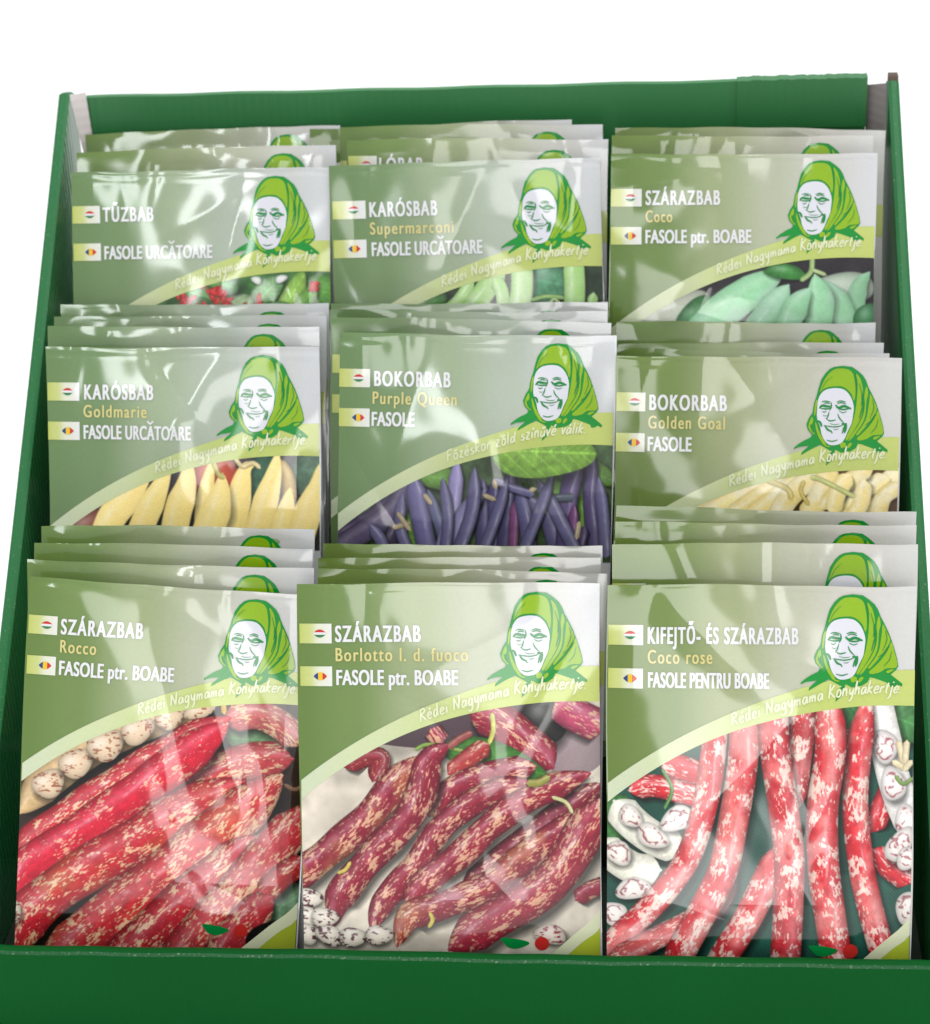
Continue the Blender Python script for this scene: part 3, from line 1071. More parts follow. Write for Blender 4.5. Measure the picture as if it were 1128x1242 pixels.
        if rings is not None:
            nz = fbm(x / 26 + cy, y / 20 + cx, self.g, 2)
            q = np.exp(-((rr - 0.66 - 0.5 * (nz - 0.5)) / 0.07) ** 2) * np.clip((fbm(x / 18, y / 18 + cx, self.g, 2) - 0.40) * 8, 0, 1)
            q = np.maximum(q, np.exp(-((b_ - 0.5 * (nz - 0.5) * 2) / 0.10) ** 2) * np.clip((fbm(x / 12 + 3, y / 12 + cy, self.g, 2) - 0.48) * 9, 0, 1))
            c = c + (np.asarray(rings, float) - c) * (q * 0.8)[:, None]
        if veins > 0:
            q = np.exp(-(b_ / 0.05) ** 2) + 0.6 * np.exp(-((((a * 3.2 - np.abs(b_) * 2.0) % 1) - 0.5) / 0.08) ** 2)
            c = c * (1 + veins * q)[:, None]
            c = c * (0.8 + 0.4 * fbm(x / 22 + cx, y / 22, self.g, 3))[:, None]
        body = edge + (1 - edge) * np.sqrt(np.clip(1 - np.clip(rr, 0, 1) ** 2.2, 0, 1))
        lt = np.exp(-(((a + 0.25) / 0.45) ** 2 + ((b_ + 0.35) / 0.4) ** 2))
        c = c * body[:, None]
        c = c + (255 - c) * (lt * hi)[:, None]
        self.img[sel] = im + (c - im) * m_[:, None]

    def stroke(self, pts, hw, col, **k):
        kw = dict(edge=0.6, hi=0.2, shadow=0.3, ends=(0.05, 0.05))
        kw.update(k)
        self.pod(pts, hw, col, **kw)

    def panel(self, S, parent):
        """the picture as a sheet on the film, cut off along the lower edge of the band"""
        img = self.img
        p = np.pad(img, ((1, 1), (1, 1), (0, 0)), mode='edge')
        img = 0.7 * img + 0.3 * 0.25 * (p[:-2, 1:-1] + p[2:, 1:-1] + p[1:-1, :-2] + p[1:-1, 2:])
        lowv = curve_v(BAND_LOW, self.U[0]) - 0.03
        topv = np.where(self.V < lowv[None, :], 1, 0)
        H_, W_ = self.U.shape
        idx = np.arange(H_ * W_).reshape(H_, W_)
        keep = (topv[:-1, :-1] == 0) & (topv[:-1, 1:] == 0) & (topv[1:, :-1] == 0) & (topv[1:, 1:] == 0)
        f = np.stack([idx[:-1, :-1], idx[1:, :-1], idx[1:, 1:], idx[:-1, 1:]], -1)[keep]
        used = np.unique(f)
        mp = np.full(H_ * W_, -1)
        mp[used] = np.arange(len(used))
        f = mp[f]
        uv = np.stack([0.002 + 0.996 * self.U.ravel()[used], self.V.ravel()[used]], 1)
        o_n = sheet('photo_panel', S, uv, f, 0.10, M['photo'], parent)
        col = np.ones((len(used), 4), np.float32)
        col[:, :3] = np.clip(lin(np.clip(img.reshape(-1, 3)[used], 3, 254)) * 0.93, 0, 0.92)
        at_ = o_n.data.color_attributes.new('print', 'FLOAT_COLOR', 'POINT')
        at_.data.foreach_set('color', col.ravel())
        return o_n


def mapper(zs, ox, oy, x0, y0, x1, y1, extra=0.0):
    """enlarged-photo coordinates -> (u, v) on the packet whose top edge runs x0,y0 - x1,y1"""
    Wp = math.hypot(x1 - x0, y1 - y0)
    a = math.atan2(y1 - y0, x1 - x0) + extra
    ca, sa = math.cos(a), math.sin(a)

    def f(zx, zy):
        px, py = ox + zx / zs - x0, oy + zy / zs - y0
        return ((px * ca + py * sa) / Wp, (-px * sa + py * ca) / Wp)
    return f


RED, CRIM, CREAM = (188, 36, 48), (204, 28, 52), (242, 212, 164)


def paint_rocco(mp):
    c = Canvas(0.35, 1.33, 540, mp, (46, 34, 28), 11)
    c.mottle(0.3, 60)
    c.blob(905, 120, 110, 60, (92, 128, 86), 0.1, veins=0.15, hi=0.15)
    c.pod([(60, 395), (150, 285), (300, 165), (430, 95), (600, 25), (770, -20)], 66, (206, 172, 122), edge=0.5, hi=0.15)
    for x, y, a, b_ in ((163, 285, 62, 50), (263, 210, 66, 50), (370, 143, 70, 54), (482, 88, 62, 48), (596, 40, 56, 42), (705, 8, 62, 34)):
        c.blob(x, y, a, b_, (226, 200, 168), -0.5, spots=(150, 84, 60), spot_amt=0.40, hi=0.35)
    c.pod([(790, 50), (900, 30), (990, 70), (1060, 140)], 52, (190, 96, 96), CREAM, spot_amt=0.5, edge=0.6)
    c.pod([(10, 590), (60, 530), (190, 425), (360, 305), (530, 195), (690, 105), (810, 40)], 56, RED, CREAM, bumps=0.05, spot_amt=0.5)
    c.pod([(600, 330), (760, 240), (880, 195), (1030, 190)], 66, (186, 60, 66), CREAM, spot_amt=0.54)
    c.pod([(0, 740), (80, 600), (150, 545), (300, 440), (450, 330), (600, 220), (720, 125), (800, 65)], 70, CRIM, (240, 190, 150), spot_amt=0.37, bumps=0.03)
    c.pod([(10, 960), (70, 790), (180, 680), (330, 575), (500, 470), (640, 385), (760, 320), (860, 270)], 82, RED, CREAM, bumps=0.04, spot_amt=0.5, alt=(190, 70, 40))
    c.pod([(120, 980), (300, 830), (400, 750), (540, 640), (700, 510), (830, 400), (990, 250)], 92, (188, 44, 52), CREAM, bumps=0.04, spot_amt=0.52, alt=(200, 80, 60))
    c.pod([(340, 1020), (560, 790), (700, 660), (810, 570), (900, 470)], 82, (182, 40, 52), CREAM, bumps=0.04, spot_amt=0.52)
    c.pod([(560, 1010), (720, 800), (830, 680), (940, 540), (1050, 420), (1100, 360)], 78, (190, 52, 60), CREAM, spot_amt=0.55)
    c.blob(990, 730, 120, 90, (104, 140, 104), -0.6, veins=0.12, hi=0.1)
    c.pod([(920, 690), (1000, 610), (1080, 560)], 46, (170, 40, 44), CREAM, spot_amt=0.48)
    c.blob(20, 760, 40, 44, (226, 214, 190), 0, spots=(120, 50, 40))
    c.pod([(700, 1030), (800, 860), (880, 760), (960, 690)], 62, (180, 44, 54), CREAM, spot_amt=0.55)
    c.blob(960, 850, 100, 70, (26, 24, 24), -0.5, hi=0, shadow=0.2)
    c.stroke([(1000, 280), (1040, 300), (1080, 280)], 8, (120, 84, 60))
    c.stroke([(785, -30), (790, 30)], 10, (196, 160, 60))
    return c


def paint_borlotto(mp):
    mar, cr_m = (134, 28, 48), (226, 186, 146)
    c = Canvas(0.35, 1.33, 540, mp, (204, 194, 178), 12)
    c.weave(0.07, 11)
    c.mottle(0.22, 90)
    c.blob(560, 100, 330, 90, (78, 62, 68), -0.15, edge=0.9, hi=0.05, shadow=0.2)
    c.blob(1010, 190, 110, 120, (150, 132, 134), 0, edge=0.9, hi=0.1, shadow=0.1)
    c.blob(890, 100, 85, 92, (38, 38, 36), 0.3, hi=0.35)
    c.pod([(940, 30), (1010, 80), (1110, 130)], 60, (176, 70, 100), cr_m, spot_amt=0.45)
    c.pod([(500, 130), (540, 180)], 34, (150, 40, 60), cr_m)
    c.pod([(190, 270), (270, 235), (320, 240), (290, 320)], 34, (128, 30, 40), cr_m, spot_amt=0.42)
    c.pod([(640, 70), (740, 100), (840, 180), (930, 265)], 68, (146, 32, 54), cr_m, spot_amt=0.38)
    c.blob(720, 235, 190, 62, (64, 124, 44), 0.28, veins=0.18, hi=0.08)
    c.stroke([(440, 205), (500, 185), (650, 215)], 7, (120, 150, 60))
    c.pod([(-60, 720), (40, 650), (150, 560), (280, 440), (380, 320), (470, 230)], 56, mar, cr_m, bumps=0.05, spot_amt=0.57, alt=(160, 90, 60))
    c.pod([(560, 290), (640, 225), (705, 180)], 34, (160, 50, 50), cr_m, spot_amt=0.5)
    c.pod([(490, 440), (540, 380), (600, 330), (720, 285), (870, 258)], 48, mar, cr_m, spot_amt=0.5)
    c.pod([(600, 740), (750, 600), (860, 510), (980, 420), (1100, 330)], 58, (112, 22, 40), cr_m, spot_amt=0.48)
    c.pod([(145, 850), (160, 760), (215, 675), (310, 565), (410, 460), (465, 350), (495, 240), (560, 185)], 55, mar, cr_m, bumps=0.05, spot_amt=0.55)
    c.stroke([(560, 195), (600, 165), (645, 140)], 13, (150, 76, 70))
    c.pod([(280, 860), (330, 750), (440, 620), (520, 500), (630, 400), (740, 340), (850, 312)], 47, mar, cr_m, bumps=0.05, spot_amt=0.57)
    c.pod([(400, 800), (470, 690), (600, 580), (700, 480), (800, 400), (900, 345), (1060, 290)], 50, (142, 30, 50), cr_m, bumps=0.04, spot_amt=0.57)
    c.stroke([(836, 318), (880, 316), (920, 296)], 14, (150, 146, 70))
    c.pod([(370, 920), (420, 810), (540, 765), (690, 695), (820, 590), (930, 510), (1110, 420)], 54, mar, cr_m, bumps=0.05, spot_amt=0.57, alt=(170, 90, 60))
    c.pod([(560, 930), (690, 835), (860, 725), (960, 630), (1050, 480), (1110, 380)], 74, (150, 40, 58), cr_m, bumps=0.03, spot_amt=0.56)
    c.pod([(1010, 745), (1060, 710), (1120, 690)], 34, mar, cr_m)
    c.stroke([(485, 850), (500, 820), (490, 790)], 8, (196, 180, 80))
    c.stroke([(925, 368), (975, 390), (1000, 430)], 7, (190, 190, 130))
    c.stroke([(716, 70), (720, 130), (705, 180)], 9, (190, 190, 90))
    c.stroke([(160, 655), (190, 640), (210, 610)], 7, (200, 180, 80))
    for x, y in ((55, 750), (50, 815), (112, 818), (40, 880), (128, 885), (212, 890), (306, 880)):
        c.blob(x, y, 50, 36, (232, 222, 206), 0.25 + 0.3 * math.sin(x), spots=(70, 30, 40), spot_amt=0.44)
    c.blob(920, 872, 58, 36, (230, 214, 200), 0.2, spots=(130, 30, 50), spot_amt=0.44)
    return c


def paint_coco_rose(mp):
    rd, wh = (206, 46, 54), (252, 232, 216)
    c = Canvas(0.35, 1.33, 540, mp, (34, 78, 66), 13)
    c.weave(0.16, 13)
    c.mottle(0.2, 100)
    c.blob(1040, 40, 90, 80, (70, 124, 70), 0.4, veins=0.2, hi=0.08)
    c.blob(870, -10, 70, 90, (50, 104, 56), 0.9, veins=0.2, hi=0.08)
    c.blob(70, 390, 60, 90, (64, 124, 60), 0.2, veins=0.2, hi=0.06)
    c.pod([(230, 180), (310, 210), (400, 240)], 44, rd, wh, spot_amt=0.5)
    c.pod([(120, 290), (200, 270), (300, 290), (380, 310)], 40, rd, wh, spot_amt=0.52)
    c.pod([(800, 120), (880, 105), (960, 120)], 36, (150, 30, 36), wh, spot_amt=0.4)
    c.stroke([(230, 210), (265, 280), (240, 350)], 6, (90, 140, 70))
    c.pod([(70, 330), (130, 400), (210, 455), (305, 490)], 60, (232, 230, 214), edge=0.7, hi=0.2)
    c.blob(125, 380, 44, 36, (240, 232, 222), 0.8, rings=(130, 50, 56))
    c.blob(200, 445, 58, 40, (240, 232, 222), 0.5, rings=(130, 50, 56))
    c.pod([(20, 470), (70, 520), (140, 560), (228, 565)], 56, (228, 226, 208), edge=0.7, hi=0.2)
    c.blob(85, 510, 48, 40, (240, 232, 222), 0.6, rings=(120, 50, 56))
    c.blob(285, 382, 62, 42, (240, 234, 226), -0.45, rings=(120, 50, 56))
    c.blob(135, 632, 62, 38, (238, 230, 222), -0.2, rings=(120, 44, 50))
    c.blob(70, 722, 46, 42, (238, 230, 222), 0.3, rings=(120, 44, 50))
    c.pod([(940, 420), (1000, 290), (1020, 230)], 40, rd, wh)
    c.pod([(945, 480), (1000, 540), (1080, 605)], 40, rd, wh, spot_amt=0.45)
    c.pod([(940, -150), (955, -20), (985, 110), (1020, 250), (1060, 360), (1110, 470)], 56, (238, 234, 228), edge=0.72, hi=0.2)
    for x, y in ((985, 130), (1015, 260), (1065, 390)):
        c.blob(x, y, 42, 60, (242, 234, 230), -0.25, rings=(150, 60, 66))
    c.blob(1040, 470, 42, 66, (240, 232, 226), 0.6, rings=(140, 50, 56))
    c.blob(1068, 520, 40, 40, (240, 232, 226), 0.6, rings=(140, 50, 56))
    c.blob(1075, 690, 44, 60, (238, 230, 222), 0.3, rings=(130, 44, 50))
    kw = dict(fine=(12, 5.5), alt=(236, 140, 134), big_amt=1.0, base=0.83)
    c.pod([(690, -140), (700, 60), (688, 200), (672, 360)], 46, (182, 56, 60), wh, spot_amt=0.55, **kw)
    c.pod([(410, -160), (408, 100), (380, 320), (320, 520), (215, 670), (60, 830), (-40, 920)], 44, rd, wh, spot_amt=0.56, **kw)
    c.pod([(480, 540), (420, 680), (330, 740), (150, 840), (40, 900)], 40, (206, 90, 90), wh, spot_amt=0.5)
    c.pod([(506, -140), (506, 150), (476, 380), (440, 560), (380, 690), (290, 870), (220, 1000)], 52, rd, wh, spot_amt=0.56, **kw)
    c.pod([(650, 460), (590, 590), (530, 720), (450, 860), (380, 990)], 50, rd, wh, spot_amt=0.55, **kw)
    c.pod([(600, -140), (610, 120), (640, 320), (664, 500), (664, 660), (656, 880), (640, 1060)], 52, (196, 50, 58), wh, spot_amt=0.6, **kw)
    c.pod([(930, -60), (898, 130), (886, 340), (905, 520), (935, 660), (990, 850), (1050, 1020)], 45, rd, wh, spot_amt=0.46, **kw)
    c.pod([(780, -120), (800, 130), (776, 330), (778, 520), (800, 680), (836, 880), (880, 1060)], 54, rd, wh, spot_amt=0.55, **kw)
    for a, b_ in (((1030, 110), (1050, 190)), ((1060, 110), (1055, 190)), ((1010, 180), (1060, 210)), ((1080, 180), (1050, 215))):
        c.stroke([a, b_], 12, (222, 206, 168))
    c.stroke([(1020, 230), (1050, 260), (1085, 240)], 7, (120, 150, 80))
    return c


def paint_goldmarie(mp):
    yl = (255, 230, 146)
    c = Canvas(0.35, 0.74, 380, mp, (66, 60, 66), 14)
    c.mottle(0.2, 70)
    c.blob(250, 830, 90, 50, (128, 66, 48), -0.4)
    c.blob(700, 655, 85, 74, (196, 76, 52), 0, hi=0.3)
    c.blob(850, 690, 56, 150, (44, 84, 62), 0.25, veins=0.1, hi=0.1)
    c.blob(1040, 640, 80, 100, (84, 110, 90), 0.3, veins=0.12, hi=0.1)
    c.pod([(910, 600), (950, 660), (960, 760)], 26, (196, 160, 80))
    for pts, hw in (([(290, 900), (330, 800), (400, 720), (470, 640)], 58), ([(410, 900), (450, 800), (500, 700), (540, 620)], 50),
                    ([(650, 900), (660, 740), (690, 590)], 36), ([(540, 900), (565, 780), (595, 690), (610, 600)], 54),
                    ([(750, 900), (775, 760), (800, 640), (835, 610)], 50), ([(640, 910), (690, 800), (715, 720), (722, 650)], 60),
                    ([(830, 910), (870, 760), (900, 660), (918, 575)], 50), ([(900, 920), (940, 800), (960, 700)], 44), ([(980, 920), (1020, 790), (1056, 690), (1062, 620)], 54)):
        c.pod(pts, hw * 0.9, yl, edge=0.93, hi=0.2, shadow=0.4, ends=(0.02, 0.5), alt=(255, 226, 142), tex=0.03)
    c.stroke([(755, 570), (790, 620), (830, 610), (858, 630)], 8, (226, 206, 150))
    c.stroke([(690, 600), (710, 650), (735, 660)], 9, (200, 190, 110))
    return c


def paint_purple(mp):
    pu = (90, 80, 108)
    c = Canvas(0.35, 0.82, 380, mp, (64, 84, 54), 15)
    c.mottle(0.5, 55)
    for x, y, a in ((430, 700, 0.2), (850, 740, 0.8), (300, 880, 1.0), (600, 850, 0.5), (980, 850, 1.3), (1010, 680, 0.4)):
        c.blob(x, y, 90, 46, (100, 140, 66), a, veins=0.15, hi=0.08)
    c.pod([(-10, 990), (100, 900), (200, 850), (320, 720)], 40, (66, 54, 84), hi=0.12)
    c.pod([(30, 990), (130, 920), (260, 830), (340, 690)], 42, pu, hi=0.16)
    c.pod([(230, 1000), (270, 900), (310, 860)], 30, (60, 52, 74))
    for pts, hw, col in (([(600, 700), (600, 1000)], 34, (70, 62, 92)), ([(1005, 600), (1000, 780), (1020, 1000)], 34, (70, 58, 88)),
                         ([(340, 690), (365, 830), (400, 1010)], 46, (92, 84, 120)), ([(395, 745), (430, 850), (470, 980)], 26, (84, 84, 110)),
                         ([(505, 630), (490, 800), (440, 1000)], 34, (132, 118, 156)), ([(610, 740), (530, 830), (505, 900), (525, 1000)], 36, (120, 112, 142)),
                         ([(640, 700), (645, 860), (640, 1000)], 32, (72, 66, 98)), ([(705, 650), (690, 800), (672, 1000)], 32, (62, 54, 84)),
                         ([(720, 780), (712, 1000)], 22, (110, 60, 96)), ([(735, 730), (760, 860), (780, 1000)], 34, (84, 78, 110)),
                         ([(770, 770), (840, 850), (880, 1000)], 36, (80, 72, 102)), ([(960, 620), (920, 760), (905, 1000)], 44, (76, 60, 96)),
                         ([(940, 800), (930, 1000)], 24, (98, 56, 96)), ([(640, 700), (700, 730), (790, 760)], 20, (90, 84, 116)), ([(800, 800), (860, 775), (940, 770)], 18, (66, 72, 82)),
                         ([(980, 880), (950, 1000)], 26, (64, 52, 80))):
        c.pod(pts, hw * 0.82, np.array(col) * np.array([1.08, 1.12, 1.16]) + 8, hi=0.22, edge=0.5, ends=(0.2, 0.02), shadow=0.6, tex=0.08)
    for pts, hw in (([(570, 660), (560, 820), (500, 1000)], 26), ([(690, 700), (650, 840), (590, 1000)], 22), ([(800, 700), (880, 840), (960, 1000)], 26), ([(860, 680), (800, 850), (740, 1000)], 22),
                    ([(450, 700), (470, 850), (455, 1000)], 22), ([(180, 880), (220, 940), (230, 1000)], 24), ([(1030, 700), (1050, 850), (1060, 1000)], 24), ([(300, 760), (290, 880), (330, 1000)], 22)):
        c.pod(pts, hw, (104, 100, 138), hi=0.25, edge=0.5, ends=(0.25, 0.02), shadow=0.6, tex=0.08)
    c.blob(815, 600, 190, 100, (122, 164, 66), 0.05, veins=0.3, hi=0.08, edge=0.8)
    g = np.random.RandomState(5)
    for k in range(9):
        a = -1.2 + 0.3 * k
        c.stroke([(815 + 16 * k - 64, 560), (815 + 16 * k - 64 + 34 * math.sin(a), 610), (815 + 18 * k - 72 + 52 * math.sin(a), 645)], 2.0, (150, 186, 96), shadow=0.1)
    for p in ([(600, 760), (650, 780)], [(640, 700), (650, 740)], [(770, 745), (800, 738)], [(380, 760), (410, 800)], [(260, 890), (330, 870)], [(280, 830), (330, 900)], [(950, 930), (960, 860)]):
        c.stroke(p, 10, (178, 160, 130))
    return c


def paint_golden(mp):
    gd = (255, 232, 156)
    c = Canvas(0.35, 0.68, 380, mp, (96, 66, 36), 16)
    c.mottle(0.3, 50)
    g = np.random.RandomState(3)
    sets = [([(250, 730), (400, 650), (560, 585)], 30), ([(330, 740), (470, 660), (600, 580)], 34), ([(430, 740), (560, 650), (700, 570)], 34), ([(500, 740), (610, 660), (720, 560)], 36),
            ([(880, 720), (960, 640), (1040, 560)], 34), ([(800, 740), (880, 650), (1000, 590)], 32), ([(600, 750), (650, 660), (760, 560)], 38), ([(700, 740), (760, 650), (790, 540)], 40),
            ([(760, 700), (850, 610), (940, 550)], 30), ([(860, 740), (900, 680), (910, 600)], 30), ([(960, 740), (980, 660), (1040, 620)], 30), ([(800, 720), (820, 640), (860, 580)], 30)]
    for k, (p, hw) in enumerate(sets):
        c.pod(p, hw, np.array(gd) + g.uniform(-14, 10), edge=0.84, hi=0.3, shadow=0.42, alt=(248, 236, 196), tex=0.06)
    c.stroke([(570, 600), (640, 630), (660, 670)], 9, (216, 196, 110))
    c.stroke([(720, 590), (760, 600), (880, 660)], 8, (196, 200, 120))
    c.stroke([(700, 600), (690, 640), (720, 690)], 7, (214, 190, 100))
    return c


def paint_flowers(mp):
    c = Canvas(0.35, 0.62, 360, mp, (58, 104, 50), 17)
    c.mottle(0.4, 40)
    for x, y, a, b_, an, col in ((600, 840, 80, 40, 0.3, (96, 150, 80)), (560, 880, 70, 30, -0.3, (70, 130, 60)), (750, 880, 60, 50, 0.5, (150, 178, 130)), (680, 800, 60, 30, 0.2, (80, 140, 70)),
                                 (1040, 820, 80, 60, 0.2, (90, 150, 60)), (840, 820, 66, 46, -0.8, (120, 172, 110)), (930, 830, 90, 36, -1.0, (142, 186, 80)), (980, 850, 70, 30, -0.9, (110, 168, 70)), (880, 880, 50, 26, 0.1, (96, 150, 76))):
        c.blob(x, y, a, b_, col, an, veins=0.18, hi=0.14)
    g = np.random.RandomState(8)
    for cx, cy, n, sp in ((640, 830, 12, 26), (690, 862, 9, 26), (520, 850, 7, 18), (1010, 800, 4, 12), (800, 880, 4, 20)):
        for _ in range(n):
            c.blob(cx + g.normal(0, sp), cy + g.normal(0, sp * 0.8), 19, 8, (216, 52, 50), g.uniform(0, 3), hi=0.15, shadow=0.3)
    c.blob(800, 780, 20, 14, (226, 230, 220), 0.4)
    c.blob(890, 775, 24, 14, (232, 234, 230), -0.4)
    return c


def paint_supermarconi(mp):
    gp = (168, 212, 128)
    c = Canvas(0.35, 0.62, 360, mp, (48, 66, 46), 18)
    c.mottle(0.4, 40)
    c.blob(860, 660, 90, 80, (84, 142, 104), 0.2, veins=0.15)
    c.blob(400, 750, 80, 50, (80, 128, 70), -0.5, veins=0.1)
    for p, hw in (([(430, 800), (520, 740), (580, 650)], 26), ([(500, 850), (600, 730), (700, 580)], 42), ([(700, 800), (690, 700), (660, 640)], 26),
                  ([(740, 840), (765, 700), (765, 560)], 42), ([(960, 840), (968, 690), (960, 550)], 40), ([(1030, 800), (1040, 700)], 20)):
        c.pod(p, hw, gp, edge=0.84, hi=0.34, ends=(0.02, 0.2), alt=(182, 210, 152), tex=0.06)
    c.stroke([(800, 730), (860, 715), (930, 720)], 8, (150, 190, 110))
    c.stroke([(870, 745), (890, 725), (915, 745)], 6, (170, 200, 130))
    return c


def paint_coco(mp):
    tp = (146, 200, 156)
    c = Canvas(0.35, 0.68, 360, mp, (40, 36, 40), 19)
    c.mottle(0.3, 40)
    c.blob(270, 830, 130, 60, (196, 202, 184), -0.4, hi=0.1)
    c.blob(360, 830, 80, 50, (54, 118, 62), -0.5, veins=0.1)
    c.blob(850, 740, 110, 50, (176, 192, 172), 0, hi=0.2)
    for p, hw, k in (([(905, 960), (890, 830), (900, 740), (935, 690)], 34, 0.92), ([(870, 980), (845, 850), (800, 760), (775, 720)], 48, 1.0), ([(330, 930), (430, 830), (540, 750), (640, 690)], 58, 1.06),
                     ([(500, 1000), (560, 880), (620, 790), (660, 735)], 50, 0.94), ([(730, 1000), (760, 880), (765, 780), (750, 700)], 50, 1.04), ([(600, 1000), (655, 880), (690, 800), (735, 745)], 44, 1.0)):
        c.pod(p, hw, np.array(tp) * k, edge=0.82, hi=0.14, ends=(0.02, 0.3), shadow=0.4, bumps=0.05, alt=(166, 206, 178), tex=0.06)
    c.blob(650, 690, 70, 26, (60, 132, 58), 0.1, veins=0.1)
    c.stroke([(740, 640), (735, 690), (700, 720)], 9, (150, 180, 110))
    c.stroke([(735, 680), (790, 700)], 7, (170, 190, 130))
    c.blob(925, 850, 40, 60, (60, 130, 76), 0.3)
    return c


# ------------------------------------------------------------------ packets
TILT = math.radians(22.0)
TURN = {'A1': 2.0, 'A': 3.0, 'E': 7.0, 'F': 6.5, 'G1': 10.5, 'G': 7.0, 'A3': 2.0, 'B5': 3.0}
ROWY = {0: 0.0, 1: 108.4, 2: 189.6}
GAP = 14.66
PK = [
    # key, row, plane y, top edge x0 y0 x1 y1 (photo pixels), film, extra roll (deg), shift of print
    ('A1', 2, 189.6, 85, 207, 399, 205, 'film_hazy', -0.6), ('A2', 2, 204.2, 94, 185, 408, 175, 'film', 0), ('A3', 2, 239.0, 103, 163, 412, 152, 'film', 0),
    ('B1', 2, 189.6, 400, 201, 729, 192, 'film_hazy', 0), ('B3', 2, 204.2, 421, 169, 738, 168, 'film', 0), ('B4', 2, 219.0, 411, 153, 730, 150, 'film', 0), ('B5', 2, 231.0, 375, 156, 693, 145, 'film', 0),
    ('C1', 2, 189.6, 740, 187, 1063, 185, 'film', 0), ('C2', 2, 204.2, 743, 165, 1060, 164, 'film_olive', 0), ('C3', 2, 218.9, 747, 154, 1075, 157, 'film_olive', 0),
    ('D1', 1, 108.4, 55.6, 421, 388, 421, 'film_hazy', 0.2), ('D2', 1, 123.0, 58.7, 397, 389, 395, 'film_hazy', 0), ('D3', 1, 137.7, 64, 383, 395, 383, 'film_hazy', 0), ('D4', 1, 152.3, 72, 369, 398, 368, 'film_hazy', 0),
    ('E1', 1, 108.4, 411, 404, 747, 407, 'film_hazy', 0.2), ('E2', 1, 123.0, 402, 386, 741, 389.5, 'film_hazy', 0), ('E3', 1, 137.7, 401, 377, 738, 378, 'film_hazy', 0), ('E4', 1, 152.3, 400, 368, 736, 367, 'film_hazy', 0),
    ('F1', 1, 108.4, 748, 431, 1094.5, 434.6, 'film_olive', 0), ('F2', 1, 123.0, 748, 424, 1079, 428, 'film', 0), ('F3', 1, 137.7, 748, 416, 1070.5, 416, 'film', 0), ('F4', 1, 152.3, 747, 391, 1061, 391, 'film', 0),
    ('G1', 0, 6.5, 35, 705, 384, 717, 'film', 1.0), ('G2', 0, 18.5, 33, 682, 382, 686, 'film', 1.0), ('G3', 0, 31.0, 41.5, 661.5, 380, 661, 'film', 1.0), ('G4', 0, 44.0, 51, 639, 383, 639, 'film', 0.5),
    ('H1', 0, 0.0, 360, 709, 727.6, 707, 'film', 0), ('H2', 0, 14.7, 384.6, 689.5, 736, 693.6, 'film_olive', 0), ('H3', 0, 29.3, 387, 676, 730, 677, 'film_olive', 0), ('H4', 0, 44.0, 391, 661, 729.7, 661, 'film_olive', 0),
    ('I1', 0, 0.0, 737, 709.6, 1112, 710, 'film_olive', 0), ('I2', 0, 14.7, 741, 660, 1112, 659, 'film_olive', 0), ('I3', 0, 29.3, 745, 634, 1110, 636, 'film_olive', 0), ('I4', 0, 44.0, 747, 615, 1110.6, 621, 'film_olive', 0),
]
FRONT = {
    'A1': ('TŰZBAB', (.124, .32), None, None, 'FASOLE URCĂTOARE', (.127, .545), (.004, .112), paint_flowers, (3.0486, 50, 80)),
    'B1': ('KARÓSBAB', (.143, .393), 'Supermarconi', (.143, .452), 'FASOLE URCĂTOARE', (.148, .556), (.005, .128), paint_supermarconi, (3.133, 390, 130)),
    'C1': ('SZÁRAZBAB', (.136, .414), 'Coco', (.136, .235), 'FASOLE ptr. BOABE', (.136, .532), (.004, .12), paint_coco, (2.765, 720, 80)),
    'D1': ('KARÓSBAB', (.14, .394), 'Goldmarie', (.137, .371), 'FASOLE URCĂTOARE', (.137, .534), (.003, .121), paint_goldmarie, (2.892, 20, 350)),
    'E1': ('BOKORBAB', (.131, .406), 'Purple Queen', (.126, .43), 'FASOLE', (.124, .278), (.003, .115), paint_purple, (3.0486, 390, 350)),
    'F1': ('BOKORBAB', (.119, .389), 'Golden Goal', (.116, .384), 'FASOLE', (.116, .268), (.003, .104), paint_golden, (2.834, 730, 370)),
    'G1': ('SZÁRAZBAB', (.119, .403), 'Rocco', (.119, .245), 'FASOLE ptr. BOABE', (.119, .52), (.003, .105), paint_rocco, (2.892, 0, 860)),
    'H1': ('SZÁRAZBAB', (.126, .407), 'Borlotto l. d. fuoco', (.126, .564), 'FASOLE ptr. BOABE', (.128, .53), (.006, .113), paint_borlotto, (2.893, 350, 840)),
    'I1': ('KIFEJTŐ- ÉS SZÁRAZBAB', (.132, .618), 'Coco rose', (.132, .34), 'FASOLE PENTRU BOABE', (.134, .524), (.003, .116), paint_coco_rose, (2.765, 720, 860)),
}
PIC = {'A': 'red-flowered bean plant packet in the top left stack', 'B': 'flat green bean packet in the top centre stack', 'C': 'pale blue-green bean packet in the top right stack',
       'D': 'yellow pod packet in the middle left stack', 'E': 'purple pod packet in the central stack', 'F': 'golden pod packet in the middle right stack',
       'G': 'diagonal red pod packet in the bottom left stack', 'H': 'maroon speckled pod packet in the bottom centre stack', 'I': 'upright red-and-white pod packet in the bottom right stack'}
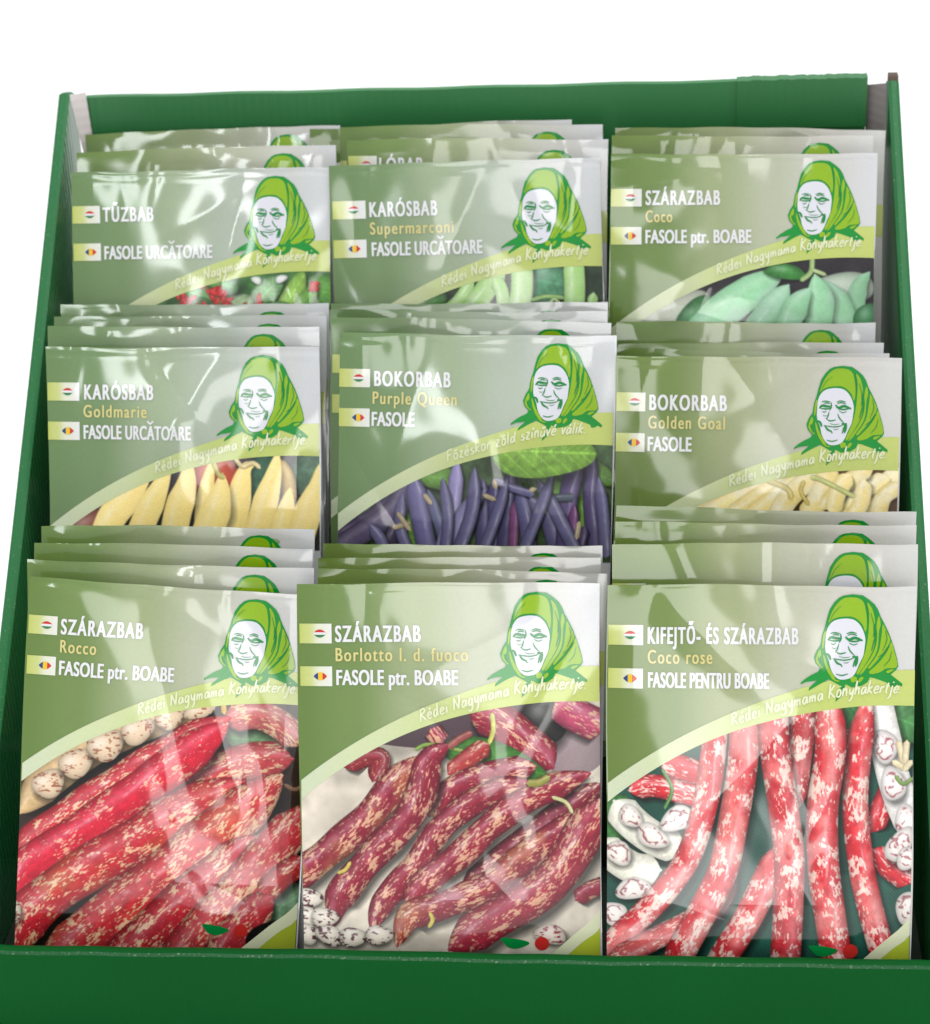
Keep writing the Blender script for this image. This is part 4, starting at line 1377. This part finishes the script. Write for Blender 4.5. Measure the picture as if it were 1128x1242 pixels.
FLAB = {'A1': 'seed packet picturing green leaves with small red flowers, front of the top left stack',
        'B1': 'seed packet picturing flat light green bean pods, front of the top centre stack',
        'C1': 'seed packet picturing pale blue-green pods on black, front of the top right stack',
        'D1': 'seed packet picturing yellow pods with tomato and cucumber, front of the middle left stack',
        'E1': 'seed packet picturing dark purple bean pods under a leaf, front of the central stack',
        'F1': 'seed packet picturing a heap of golden bean pods, front of the middle right stack',
        'G1': 'seed packet picturing fat diagonal red pods and white beans, front of the bottom left stack',
        'H1': 'seed packet picturing maroon speckled pods on burlap, front of the bottom centre stack',
        'I1': 'seed packet picturing upright red-and-white pods on green cloth, front of the bottom right stack'}
HILLS = {'E1': [(68, 44, 6.0, 19)], 'D1': [(60, 34, 3.2, 16)], 'H1': [(98, 104, 3.0, 14)], 'I1': [(96, 108, 3.0, 15)]}
ORD = {2: 'seed packet directly behind the ', 3: 'second seed packet behind the ', 4: 'third seed packet behind the '}

stack_count = {}
for num, (key, row, Y, x0, y0, x1, y1, film, roll_x) in enumerate(PK):
    front = key in FRONT
    dY = TURN.get(key, TURN.get(key[0], 5.0))        # each sheet is turned a little about the vertical
    a, b_ = hit(x0, y0, Y), hit(x1, y1, Y + dY)
    Wf = np.linalg.norm(b_ - a)
    sc_ = Wf / W
    yaw = math.atan2((b_ - a)[1], (b_ - a)[0])
    roll = math.atan2(-(b_ - a)[2], math.hypot((b_ - a)[0], (b_ - a)[1])) + math.radians(roll_x)
    topc = (a + b_) / 2
    H = (topc[2] - SHELF[row]) / math.cos(TILT) / sc_ - 1.0
    root = bpy.data.objects.new('seed_packet', None)
    COL.objects.link(root)
    R = Matrix.Rotation(yaw, 4, 'Z') @ Matrix.Rotation(-TILT, 4, 'X') @ Matrix.Rotation(roll, 4, 'Y')
    base = Vector(topc * MM) - (R @ Vector((0, 0, H * sc_ * MM)))
    root.matrix_world = Matrix.Translation(base) @ R @ Matrix.Diagonal((sc_, sc_, sc_, 1))
    st = key[0]
    stack_count[st] = stack_count.get(st, 0) + 1
    if front:
        root['label'] = FLAB[key]
    elif key == 'B3':
        root['label'] = 'seed packet with a half hidden title and flag peeking above the ' + 'flat green bean packet'
    else:
        root['label'] = ORD[stack_count[st]] + PIC[st]
    root['category'] = 'seed packet'
    root['group'] = 'bean seed packets standing in the display box'
    S = Surface(100 + num * 7, H, front, HILLS.get(key, ()))
    g = np.random.RandomState(500 + num)
    nx, ny = (112, 150) if front else (90, 110)
    uv, f, ev, ef = grid_film(S, nx, ny, g)
    sheet('film_pouch', S, uv, f, 0.0, M[film], root, extra=(ev, ef))
    shift = (0, -0.067) if key == 'B3' else (0, 0)
    BAND.make('curved_band', S, M['band'], root)
    EMBLEM.make('portrait_emblem', S, EM_MATS, root, (0, 0.014) if key == 'B3' else (0, 0))
    lu = FRONT[key][6] if front else (.004, .114)
    for kind in ('hu', 'ro'):
        make_label(kind, *lu).make('flag_label', S, LAB_MATS, root, shift)
    if front:
        t1, e1, t2, e2, t3, e3, _, painter, zz = FRONT[key]
        make_text(t1, e1[0], e1[1], 0.136, 0.191, 0.014, 1.22).make('title_text', S, M['white'], root)
        if t2:
            make_text(t2, e2[0], e2[1], 0.210, 0.256, 0.006, 1.22, cap=0.72, bold=0.0009).make('variety_text', S, M['cream'], root)
        make_text(t3, e3[0], e3[1], 0.284, 0.335, 0.014, 1.08).make('translated_text', S, M['white'], root)
        (SLOGAN_PURPLE if key == 'E1' else SLOGAN).make('slogan_text', S, M['slogan'], root)
        mp = mapper(zz[0], zz[1], zz[2], x0, y0, x1, y1, math.radians(roll_x))
        painter(mp).panel(S, root)
        if row == 0:
            CORNER.make('corner_band', S, [M['slogan'], M['cornerlime']], root)
            LOGO.make('logo', S, [M['logogreen'], M['red']], root)
    elif key == 'B3':
        make_text('LÓBAB', .124, .29, 0.136 - 0.067, 0.191 - 0.067, 0.014, 1.2).make('title_text', S, M['white'], root)

bpy.data.objects.remove(_txto)
bpy.data.curves.remove(_txt)
